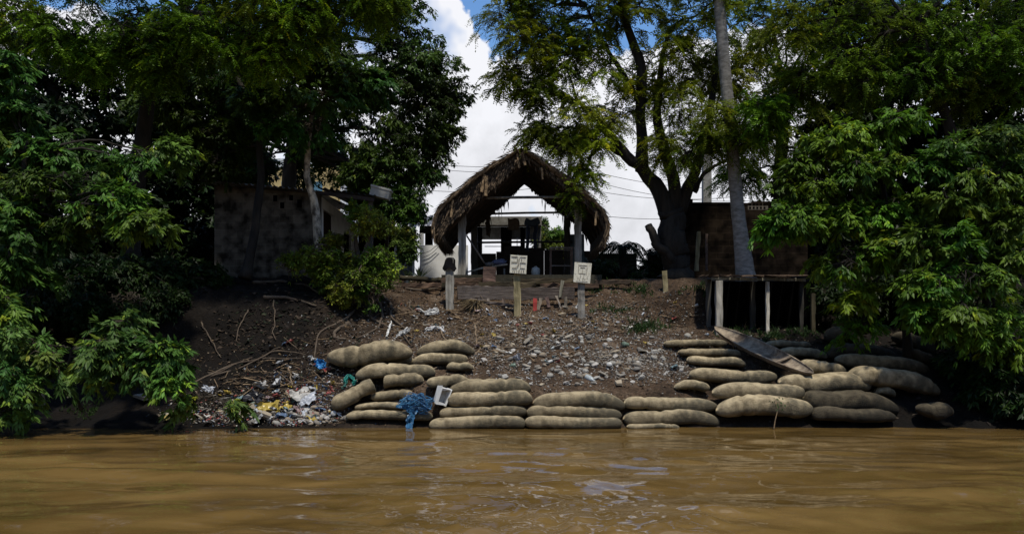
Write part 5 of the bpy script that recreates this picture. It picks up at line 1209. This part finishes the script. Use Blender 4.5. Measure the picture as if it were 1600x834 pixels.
# styrofoam box end
sf = thing('foam_box', P(690, 632, 18.8), 'broken white foam box standing on end beside the top wall bag', 'foam box')
Mx = Matrix.Translation(Vector(P(691, 618, 18.75)))@Matrix.Rotation(.35, 4, 'Y')@Matrix.Rotation(.4, 4, 'Z')
MB().box(-.10, .10, .08, .10, -.17, .17, M=Mx, col=(.5, .49, .46), jit=.006).build('back', M_white, sf)
for bxs in ((-.12, -.09, -.1, .1, -.18, .18), (.09, .12, -.1, .1, -.18, .18), (-.089, .089, -.1, .079, .14, .18), (-.089, .089, -.1, .079, -.18, -.14)):
    MB().box(*bxs, M=Mx, col=(.72, .71, .68), jit=.014).build('side', M_white, sf)

# ------------------------------------------------------------------ stones and litter
def protomesh_stone(seed, angular=False):
    rg = np.random.default_rng(seed); n, m_ = (7, 5) if angular else (12, 8)
    th = np.linspace(0, math.pi, m_); ph = np.linspace(0, 2*math.pi, n, endpoint=False); T_, PH = np.meshgrid(th, ph, indexing='ij')
    d = np.stack([np.sin(T_)*np.cos(PH), np.sin(T_)*np.sin(PH), np.cos(T_)], -1)
    r_ = 1+(.45 if angular else .3)*fbm(d[..., 0]*1.4+seed, d[..., 1]*1.4, d[..., 2]*1.4, o=3, s=seed)
    v = (d*r_[..., None]*np.array([1, .8, .6])).reshape(-1, 3); f = []
    for i in range(m_-1):
        for k in range(n): f.append((i*n+k, (i+1)*n+k, (i+1)*n+(k+1) % n, i*n+(k+1) % n))
    return v, f
def copy_at(o, loc, rot, sc, label, cat, group):
    c = o.copy(); COL.objects.link(c); c.location = [float(q) for q in loc]; c.rotation_euler = rot; c.scale = sc
    return tag(c, label, cat, group)
FIRST = {}
def proto(kind, var, name, builder):
    key = (kind, var)
    if key not in FIRST: FIRST[key] = [builder(var, name), False]
    return FIRST[key]
def place(kind, var, name, builder, loc, rot, sc, label, cat, group):
    pr_ = proto(kind, var, name, builder)
    if not pr_[1]:
        pr_[1] = True; o = pr_[0]; o.location = [float(q) for q in loc]; o.rotation_euler = rot; o.scale = sc; tag(o, label, cat, group); return o
    return copy_at(pr_[0], loc, rot, sc, label, cat, group)
STC = [(.34, .33, .30), (.26, .235, .20), (.42, .41, .38), (.20, .19, .175), (.30, .25, .19), (.50, .48, .45)]
def b_stone(var, name):
    v, f = protomesh_stone(var, var % 3 == 2); return MB().add(v, f, 0, STC[var % 6]).build(name, M_stone, smooth=var % 3 != 2, origin=(0, 0, 0))
PLC = [(.55, .55, .53), (.38, .39, .40), (.10, .15, .24), (.03, .03, .035), (.30, .08, .07), (.42, .31, .06), (.52, .50, .46), (.16, .24, .26), (.28, .20, .19), (.48, .50, .54)]
def b_scrap(var, name):
    rg = np.random.default_rng(var+77); n = 9; u = np.linspace(-1, 1, n); U, V_ = np.meshgrid(u, u)
    Z_ = .7*fbm(U*1.6+var*3, V_*1.6, o=4, s=var); X_ = U*(.8+.25*fbm(V_*2, U*0+var, o=2, s=var+1)); Y_ = V_*(.6+.3*fbm(U*2, U*0+var, o=2, s=var+2))
    return MB().add(np.stack([X_.ravel(), Y_.ravel(), Z_.ravel()], 1), [grid(u, u)], 0, PLC[var % 10]).build(name, M_plastic, smooth=False, origin=(0, 0, 0))
def b_slab(var, name):
    rg = np.random.default_rng(var+33); n = rg.integers(4, 7); an = np.sort(rg.uniform(0, 6.28, n)); an = np.linspace(0, 6.28, n, endpoint=False)+rg.normal(0, .2, n)
    r_ = rg.uniform(.7, 1.1, n); tp_ = np.stack([np.cos(an)*r_, np.sin(an)*r_*.6, np.full(n, .13)+rg.normal(0, .03, n)], 1); bt = tp_*[1, 1, -1]
    f = [tuple(range(n)), tuple(range(2*n-1, n-1, -1))]+[(i, i+n, (i+1) % n+n, (i+1) % n) for i in range(n)]
    return MB().add(np.vstack([tp_, bt]), f, 0, [(.36, .33, .28), (.28, .26, .23), (.42, .36, .27)][var % 3]).build(name, M_stone, origin=(0, 0, 0))
def b_bottle(var, name):
    pr_ = [(0, 0), (.9, .02), (1, .1), (1, 1.5), (.95, 1.7), (1, 1.9), (.75, 2.3), (.4, 2.6), (.36, 2.9), (.42, 2.95), (.42, 3.1), (0, 3.1)]
    pts = [(b_*.33-.5, 0, 0) for a_, b_ in pr_]
    return MB().tube(pts, [max(a_*.28, .001) for a_, b_ in pr_], 12, col=[(.40, .44, .45), (.16, .22, .17), (.5, .5, .48)][var % 3]).build(name, M_plastic, smooth=True, origin=(0, 0, 0))
def b_stick(var, name):
    rg = np.random.default_rng(var); p = curve([(-1, 0, 0), (-.3, rg.normal(0, .1), .05), (.4, rg.normal(0, .12), 0), (1, rg.normal(0, .15), .04)], 12, .03, var)
    m2 = MB().tube(p, np.linspace(.035, .018, 12), 6, rough=.2, col=[(1, 1, 1), (.6, .55, .5), (1.4, 1.3, 1.1)][var % 3]); m2.tube([p[6], p[6]+[.25, .22, .05]], [.02, .01], 5, col=(1, 1, 1))
    return m2.build(name, M_stick, smooth=True, origin=(0, 0, 0))
rg = np.random.default_rng(21)
def scatter(n, reg, kind, name, builder, nvar, s0, s1, label, cat, group, flat=False, sink=.25):
    k = 0; tries = 0
    while k < n and tries < n*20:
        tries += 1
        (cx, cy, sx, sy) = reg[rg.integers(0, len(reg))]
        px, py = rg.normal(cx, sx), rg.normal(cy, sy)
        if py > 664 or py < 470 or px < 150 or px > 1560: continue
        if 700 < px < 1115 and py > 603: continue
        h = hit(px, py)
        if h[1] > 26: continue
        s = s0*(s1/s0)**rg.random(); rot = (rg.normal(0, .35), rg.normal(0, .35)-.1, rg.uniform(0, 6.28)) if not flat else (rg.normal(.25, .3), rg.normal(0, .3), rg.uniform(0, 6.28))
        place(kind, int(rg.integers(0, nvar)), name, builder, h+np.array([0, 0, s*sink]), rot, (s*rg.uniform(.8, 1.3), s, s*rg.uniform(.7, 1.1)), label, cat, group); k += 1
CEN = [(930, 565, 75, 22), (890, 580, 60, 18), (1000, 570, 50, 15), (830, 560, 50, 25), (900, 520, 90, 20)]
LFT = [(440, 640, 60, 14), (470, 650, 40, 9), (400, 650, 60, 8), (470, 600, 40, 25)]
WTL = [(470, 652, 38, 7), (500, 650, 25, 8), (420, 655, 40, 6)]
scatter(230, CEN, 'stone', 'stone', b_stone, 12, .028, .105, 'small pale stone in the rubble behind the sandbag wall', 'stone', 'stones in the central rubble', sink=.2)
scatter(90, WTL, 'stone', 'stone', b_stone, 12, .03, .10, 'small stone in the heap at the left waterline', 'stone', 'stones at the left waterline', sink=.3)
scatter(100, [(930, 560, 110, 35), (800, 540, 70, 25), (960, 500, 90, 20), (690, 500, 60, 25)], 'scrap', 'plastic_scrap', b_scrap, 10, .03, .09, 'crumpled scrap of plastic litter on the central slope', 'litter', 'plastic scraps on the central slope', sink=.5)
scatter(120, LFT+[(500, 590, 30, 25)], 'scrap', 'plastic_scrap', b_scrap, 10, .04, .14, 'crumpled scrap of plastic litter on the left slope', 'litter', 'plastic scraps on the left slope', sink=.5)
scatter(70, [(430, 640, 70, 15), (950, 570, 80, 30), (870, 570, 70, 30), (330, 640, 50, 10)], 'slab', 'rubble_piece', b_slab, 6, .07, .2, 'broken flat piece of rubble lying on the bank', 'rubble', 'flat rubble pieces on the bank', flat=True, sink=.25)
scatter(12, [(450, 620, 60, 25), (900, 560, 90, 30)], 'bottle', 'plastic_bottle', b_bottle, 3, .16, .24, 'plastic bottle lying in the bank litter', 'bottle', 'bottles in the bank litter', sink=.15)
scatter(110, [(720, 540, 60, 25), (430, 600, 60, 25), (650, 510, 60, 30), (850, 530, 90, 30), (980, 500, 60, 20), (1150, 540, 60, 30)], 'stick', 'driftwood_stick', b_stick, 9, .12, .45, 'thin stick lying loose on the bank', 'stick', 'loose sticks on the bank', sink=.05)
# notable pieces at the left waterline
for (px, py, s, rt_, var, lb) in ((227, 627, .24, (.3, .1, .2), 1, 'large pale oval slab lying alone on the dark left bank'), (375, 600+48, .26, (.2, .9, .3), 0, 'upright pale slab leaning at the left waterline'), (382, 655, .3, (.1, -.6, .2), 5, 'long pale slab propped diagonally at the left waterline'), (415, 655, .24, (.5, .2, 1.2), 2, 'pale block of rubble under the yellow plastic'), (260, 653, .16, (.2, .1, .4), 3, 'rounded pale rubble block at the left waterline'), (1430, 515, .24, (.1, -.5, .3), 4, 'pale board scrap on the dark right bank')):
    h = hit(px, py); place('big_slab', var, 'rubble_piece', b_slab, h+np.array([0, -.05, s*.45]), rt_, (s, s, s*1.1), lb, 'rubble', None)
for (px, py, s, var, lb, c) in ((420, 643, .26, 5, 'yellow plastic sheet on the left litter heap', 0), (448, 640, .14, 15, 'yellow plastic scrap standing at the left waterline', 0), (357, 616, .10, 25, 'yellow wrapper by the bush tip', 0), (470, 625, .28, 6, 'big white plastic bag in the left litter heap', 0), (482, 632, .22, 9, 'shiny white plastic bag right in the left litter heap', 0), (410, 608, .18, 16, 'white bag at the top of the left litter', 0), (400, 628, .25, 3, 'black plastic bag in the left litter heap', 0), (432, 622, .12, 4, 'red wrapper in the left litter heap', 0), (455, 616, .10, 14, 'small red wrapper above the white bag', 0), (326, 612, .14, 19, 'white scrap with a dark stripe on the left slope', 0), (402, 658, .22, 1, 'grey torn sheet at the left waterline', 0), (866, 520, .1, 35, 'yellow scrap on the upper litter slope', 0), (1008, 537, .07, 45, 'yellow leaf like scrap near the upper terrace bags', 0), (872, 541, .14, 26, 'white paper on the upper litter slope', 0), (808, 563, .14, 29, 'white crumpled bag on the litter slope', 0), (1053, 576, .12, 7, 'teal plastic strip near the terrace bags', 0), (946, 517, .08, 36, 'round white scrap on the upper slope', 0), (432, 570+35, .2, 11, 'grey crumpled bag among the left sticks', 0)):
    h = hit(px, py); place('big_scrap', var, 'plastic_scrap', b_scrap, h+np.array([0, -.05, s*.45]), (rg.uniform(.3, 1.0), rg.normal(0, .3), rg.uniform(0, 6)), (s*1.1, s, s*.9), lb, 'litter', None)
y_ = MB().beam(hit(258, 659)+[0, -.05, .05], hit(292, 640)+[0, -.05, .12], .09, .05, seg=5, rough=.008, col=(1.3, 1.25, .8)); tag(y_.build('driftwood_board', M_wood_yel), 'yellowish board end slanting out of the left water edge', 'board')
# fine litter: nobody could count it
def chips(n, reg, name, label, cols, s0, s1, seed, kind='stuff', mt=M_stone):
    rg_ = np.random.default_rng(seed); cx = np.array(reg)[rg_.integers(0, len(reg), n)]
    px = rg_.normal(cx[:, 0], cx[:, 2]); py = rg_.normal(cx[:, 1], cx[:, 3])
    # sample bank points on a coarse table
    Yt = np.linspace(18.35, 26, 500); out = []
    Xa = (px[:, None]-800)/F*Yt[None]; Za = CAMZ-(py[:, None]-HZ)/F*Yt[None]
    for s in range(0, n, 2000):
        Tt = cz(Xa[s:s+2000], np.broadcast_to(Yt, Xa[s:s+2000].shape)); ok = Tt >= Za[s:s+2000]
        k = np.argmax(ok, axis=1); good = ok.any(axis=1)
        yy = Yt[k]; xx = (px[s:s+2000]-800)/F*yy; out.append(np.stack([xx, yy], 1)[good])
    xy = np.vstack(out); z = cz(xy[:, 0], xy[:, 1]); m2 = (z > .03) & (fbm(xy[:, 0]*1.3+seed*5, xy[:, 1]*1.3, o=3, s=seed+70)+.35*rg_.normal(0, 1, len(z)) > -.05); xy = xy[m2]; z = z[m2]; N = len(z)
    b = np.stack([xy[:, 0], xy[:, 1], z+.012], 1); s = s0*(s1/s0)**rg_.random(N)
    v = []; d1 = unit(rg_.normal(0, 1, (N, 3))*[1, 1, .45]); d2 = unit(np.cross(d1, rg_.normal(0, .5, (N, 3))+[0, 0, 1])); d3 = np.cross(d1, d2)
    a1 = s[:, None]; a2 = (s*rg_.uniform(.3, .8, N))[:, None]; a3 = (s*rg_.uniform(.1, .45, N))[:, None]
    V_ = np.stack([b+d1*a1, b+d2*a2, b-d1*a1, b-d2*a2, b+d3*a3, b-d3*a3], 1).reshape(-1, 3); i = np.arange(N)[:, None]*6
    f = np.concatenate([i+np.array([q]) for q in ((0, 1, 4), (1, 2, 4), (2, 3, 4), (3, 0, 4), (1, 0, 5), (2, 1, 5), (3, 2, 5), (0, 3, 5))])
    c = np.array(cols)[rg_.integers(0, len(cols), N)]*rg_.uniform(.6, 1.2, (N, 1))
    o = MB().add(V_, [f], 0, np.repeat(c, 6, axis=0)).build(name, mt); return tag(o, label, name.replace('_', ' '), kind=kind)
chips(26000, [(930, 570, 85, 22), (880, 560, 105, 28), (900, 540, 120, 30), (950, 510, 110, 28), (770, 540, 70, 30), (1020, 560, 50, 25)], 'gravel', 'pale gravel and shards scattered over the central slope', [(.42, .41, .39), (.30, .28, .25), (.20, .18, .15), (.14, .12, .10), (.52, .51, .49), (.22, .17, .12)], .010, .042, 1)
chips(13000, [(900, 520, 160, 45), (660, 500, 80, 40), (440, 600, 80, 35), (1130, 540, 90, 40), (450, 640, 80, 16)], 'dead_leaves', 'brown dead leaves and twigs littering the whole bank', [(.10, .065, .035), (.16, .11, .06), (.07, .045, .03), (.26, .21, .15), (.05, .035, .025), (.02, .015, .012)], .015, .055, 2)
chips(7000, [(445, 640, 55, 15), (470, 610, 40, 25), (410, 650, 60, 8)], 'fine_litter', 'fine mixed litter strewn over the left slope', [(.5, .5, .48), (.35, .33, .3), (.10, .16, .28), (.35, .08, .07), (.04, .04, .04), (.28, .24, .18)], .012, .045, 3)
chips(5000, [(350, 560, 90, 45), (450, 500, 80, 35), (560, 500, 60, 30), (1480, 560, 90, 45), (1350, 500, 80, 40)], 'leaf_litter', 'dark leaf litter and clods on the shaded ends of the bank', [(.03, .02, .013), (.05, .033, .02), (.02, .014, .01), (.07, .05, .035), (.014, .022, .008)], .02, .09, 7)
st2 = MB(); rg3 = np.random.default_rng(12)
for (px, py, sx, sy, n_) in ((720, 515, 45, 25, 380), (780, 545, 50, 18, 160), (650, 500, 40, 25, 160), (450, 600, 45, 18, 150), (880, 500, 100, 22, 300), (400, 590, 40, 15, 60)):
    for _ in range(n_//2):
        h = hit(rg3.normal(px, sx), min(655, rg3.normal(py, sy))); d = unit(rg3.normal(0, 1, 3)*[1, .6, .25]); L_ = rg3.uniform(.08, .38)
        a = h+[0, -.02, .02+rg3.uniform(0, .04)]; st2.tube([a-d*L_/2, a+[0, 0, .01*rg3.normal()], a+d*L_/2], rg3.uniform(.004, .011), 4, col=np.array([1, .95, .85])*rg3.uniform(.4, 1.5), cap=False)
tag(st2.build('straw_litter', M_stick), 'fine twigs and straw strewn over the bank', kind='stuff')
chips(9000, [(760, 515, 60, 25), (850, 490, 90, 18), (700, 555, 40, 25), (640, 500, 50, 30), (960, 490, 70, 18), (560, 560, 60, 35)], 'rubbish_chips', 'pale rubbish chips and shell fragments over the upper slope', [(.42, .40, .37), (.30, .26, .21), (.18, .14, .10), (.50, .49, .47), (.24, .17, .11), (.12, .14, .17)], .010, .048, 17)
scatter(60, [(650, 500, 50, 30), (740, 520, 45, 20), (860, 500, 80, 20), (500, 560, 50, 30)], 'stick2', 'driftwood_stick', b_stick, 9, .15, .5, 'thin stick lying loose on the bank', 'stick', 'loose sticks on the bank', sink=.05)
scatter(50, [(760, 530, 70, 25), (880, 500, 90, 20), (660, 500, 50, 25)], 'scrap3', 'plastic_scrap', b_scrap, 10, .03, .10, 'crumpled scrap of plastic litter on the central slope', 'litter', 'plastic scraps on the central slope', sink=.5)
scatter(40, [(840, 540, 80, 30), (900, 510, 90, 20)], 'slab2', 'rubble_piece', b_slab, 6, .06, .15, 'broken flat piece of rubble lying on the bank', 'rubble', 'flat rubble pieces on the bank', flat=True, sink=.25)
# weeds on the bank
mb = MB(); rg2 = np.random.default_rng(9)
for (px, py, n, s) in ((1010, 512, 500, .16), (960, 485, 250, .13), (1150, 520, 400, .12), (1210, 525, 500, .14), (1260, 520, 300, .12), (640, 440, 160, .12), (1000, 455, 250, .14), (250, 610, 200, .1), (130, 645, 160, .12), (1100, 455, 200, .18), (1340, 540, 250, .14), (940, 450, 200, .12)):
    qx = rg2.normal(px, 16, n//6); qy = rg2.normal(py, 5, n//6)
    for a_, b_ in zip(qx, qy):
        h = hit(a_, b_); d = unit(rg2.normal(0, .6, (6, 3))+[0, -.2, .9])
        add_leaves(mb, np.tile(h, (6, 1))+rg2.normal(0, .03, (6, 3)), d, unit(rg2.normal(0, 1, (6, 3))+[0, -1, .3]), rg2.uniform(.5, 1.2, 6)*s, np.full(6, .03), np.array([.028, .055, .014])*rg2.uniform(.5, 1.7, (6, 1)))
tag(mb.build('weeds', M_leaf), 'low green weeds growing in patches on the bank', 'weeds', kind='stuff')

# ------------------------------------------------------------------ camera, light, sky
cam = bpy.data.cameras.new('camera'); co = bpy.data.objects.new('camera', cam); COL.objects.link(co)
co.location = (0, 0, CAMZ); co.rotation_euler = (math.pi/2, 0, 0)
cam.sensor_width = 36; cam.lens = 36*F/1600; cam.shift_y = (HZ-417)/1600; cam.clip_end = 5000; cam.clip_start = .1
SC.camera = co
SUN_EL, SUN_AZ = math.radians(67), math.radians(162)   # azimuth measured clockwise from +Y
sl = bpy.data.lights.new('sun', 'SUN'); so = bpy.data.objects.new('sun', sl); COL.objects.link(so)
sl.energy = 4.3; sl.angle = math.radians(3); sl.color = (1, .93, .80)
sd_ = Vector((math.sin(SUN_AZ)*math.cos(SUN_EL), math.cos(SUN_AZ)*math.cos(SUN_EL), math.sin(SUN_EL)))
so.rotation_euler = sd_.to_track_quat('Z', 'Y').to_euler(); so.location = sd_*60
w = bpy.data.worlds.new('World'); SC.world = w; w.use_nodes = True
nt = w.node_tree; N = nt.nodes; L = nt.links; N.clear()
out = N.new('ShaderNodeOutputWorld'); bg = N.new('ShaderNodeBackground')
sky = N.new('ShaderNodeTexSky'); sky.sky_type = 'NISHITA'; sky.sun_disc = False; sky.sun_elevation = SUN_EL; sky.sun_rotation = SUN_AZ
sky.air_density = 1.2; sky.dust_density = .6; sky.ozone_density = 2
tc = N.new('ShaderNodeTexCoord'); sp = N.new('ShaderNodeSeparateXYZ'); L.new(tc.outputs['Generated'], sp.inputs[0])
def mth(op, a, b=None, c=None, clamp=False):
    n = N.new('ShaderNodeMath'); n.operation = op; n.use_clamp = clamp
    for i, q in enumerate((a, b, c)):
        if q is None: continue
        if isinstance(q, (int, float)): n.inputs[i].default_value = q
        else: L.new(q, n.inputs[i])
    return n.outputs[0]
def nz(sc, det, seed=0, rough=.55):
    n = N.new('ShaderNodeTexNoise'); n.noise_dimensions = '4D'; n.inputs['W'].default_value = seed; n.inputs['Scale'].default_value = sc; n.inputs['Detail'].default_value = det; n.inputs['Roughness'].default_value = rough
    L.new(tc.outputs['Generated'], n.inputs['Vector']); return mth('SUBTRACT', n.outputs['Fac'], .5)
def gauss(c, s_, amp):
    d = mth('DIVIDE', mth('SUBTRACT', sp.outputs['X'], c), s_); return mth('MULTIPLY', mth('EXPONENT', mth('MULTIPLY', mth('MULTIPLY', d, d), -1.0)), amp)
thr = mth('ADD', mth('ADD', .315, gauss(-.082, .045, .062)), gauss(-.022, .02, -.012))
thr = mth('ADD', thr, mth('ADD', mth('MULTIPLY', nz(9, 5, 1.3), .12), mth('ADD', mth('MULTIPLY', nz(30, 4, 2.1), .05), mth('MULTIPLY', nz(95, 4, 4.1), .016))))
low = mth('MULTIPLY', mth('SUBTRACT', thr, sp.outputs['Z']), 170, clamp=True)
hi = mth('MULTIPLY', mth('SUBTRACT', nz(3.1, 6, 5.2), .03), 9, clamp=True)
hi = mth('MULTIPLY', hi, mth('MULTIPLY', mth('SUBTRACT', sp.outputs['Z'], .40), 8, clamp=True))
holes = mth('MULTIPLY', mth('SUBTRACT', nz(7, 4, 8.4), .09), 14, clamp=True)
msk = mth('MAXIMUM', low, hi); msk = mth('MULTIPLY', msk, mth('SUBTRACT', 1.0, mth('MULTIPLY', holes, .75)))
# cloud body: grey folds, brighter towards its sunlit crown
br = mth('ADD', .84, mth('MULTIPLY', nz(12, 7, 3.7, .6), .95)); br = mth('ADD', br, mth('MULTIPLY', sp.outputs['Z'], .45))
br = mth('MINIMUM', mth('MAXIMUM', br, .60), 1.0)
cl = N.new('ShaderNodeCombineColor'); L.new(mth('MULTIPLY', br, .97), cl.inputs[0]); L.new(mth('MULTIPLY', br, .98), cl.inputs[1]); L.new(mth('MULTIPLY', br, 1.03), cl.inputs[2])
cs = N.new('ShaderNodeVectorMath'); cs.operation = 'SCALE'; L.new(cl.outputs[0], cs.inputs[0])
# invented dimming of the unseen sky behind the camera, to weaken fill light
back = mth('MULTIPLY', mth('ADD', sp.outputs['Y'], .25), 1.4, clamp=True)
L.new(mth('MULTIPLY', mth('ADD', .33, mth('MULTIPLY', back, .62)), 10.0), cs.inputs['Scale'])
mx = N.new('ShaderNodeMix'); mx.data_type = 'RGBA'; L.new(msk, mx.inputs['Factor']); skb = N.new('ShaderNodeVectorMath'); skb.operation = 'SCALE'; skb.inputs['Scale'].default_value = 1.45; skt = N.new('ShaderNodeVectorMath'); skt.operation = 'MULTIPLY'; skt.inputs[1].default_value = (.62, .84, 1.08); L.new(sky.outputs[0], skt.inputs[0]); L.new(skt.outputs[0], skb.inputs[0]); L.new(skb.outputs[0], mx.inputs['A']); L.new(cs.outputs[0], mx.inputs['B'])
L.new(mx.outputs['Result'], bg.inputs['Color']); bg.inputs['Strength'].default_value = .10
L.new(bg.outputs[0], out.inputs['Surface'])
SC.view_settings.view_transform = 'Standard'; SC.view_settings.look = 'None'; SC.view_settings.exposure = 0; SC.view_settings.gamma = 1
SC.render.engine = 'CYCLES'
SC.cycles.max_bounces = 6; SC.cycles.diffuse_bounces = 3; SC.cycles.transmission_bounces = 4; SC.cycles.glossy_bounces = 3
SC.cycles.use_denoising = True
SC.cycles.sample_clamp_indirect = 4
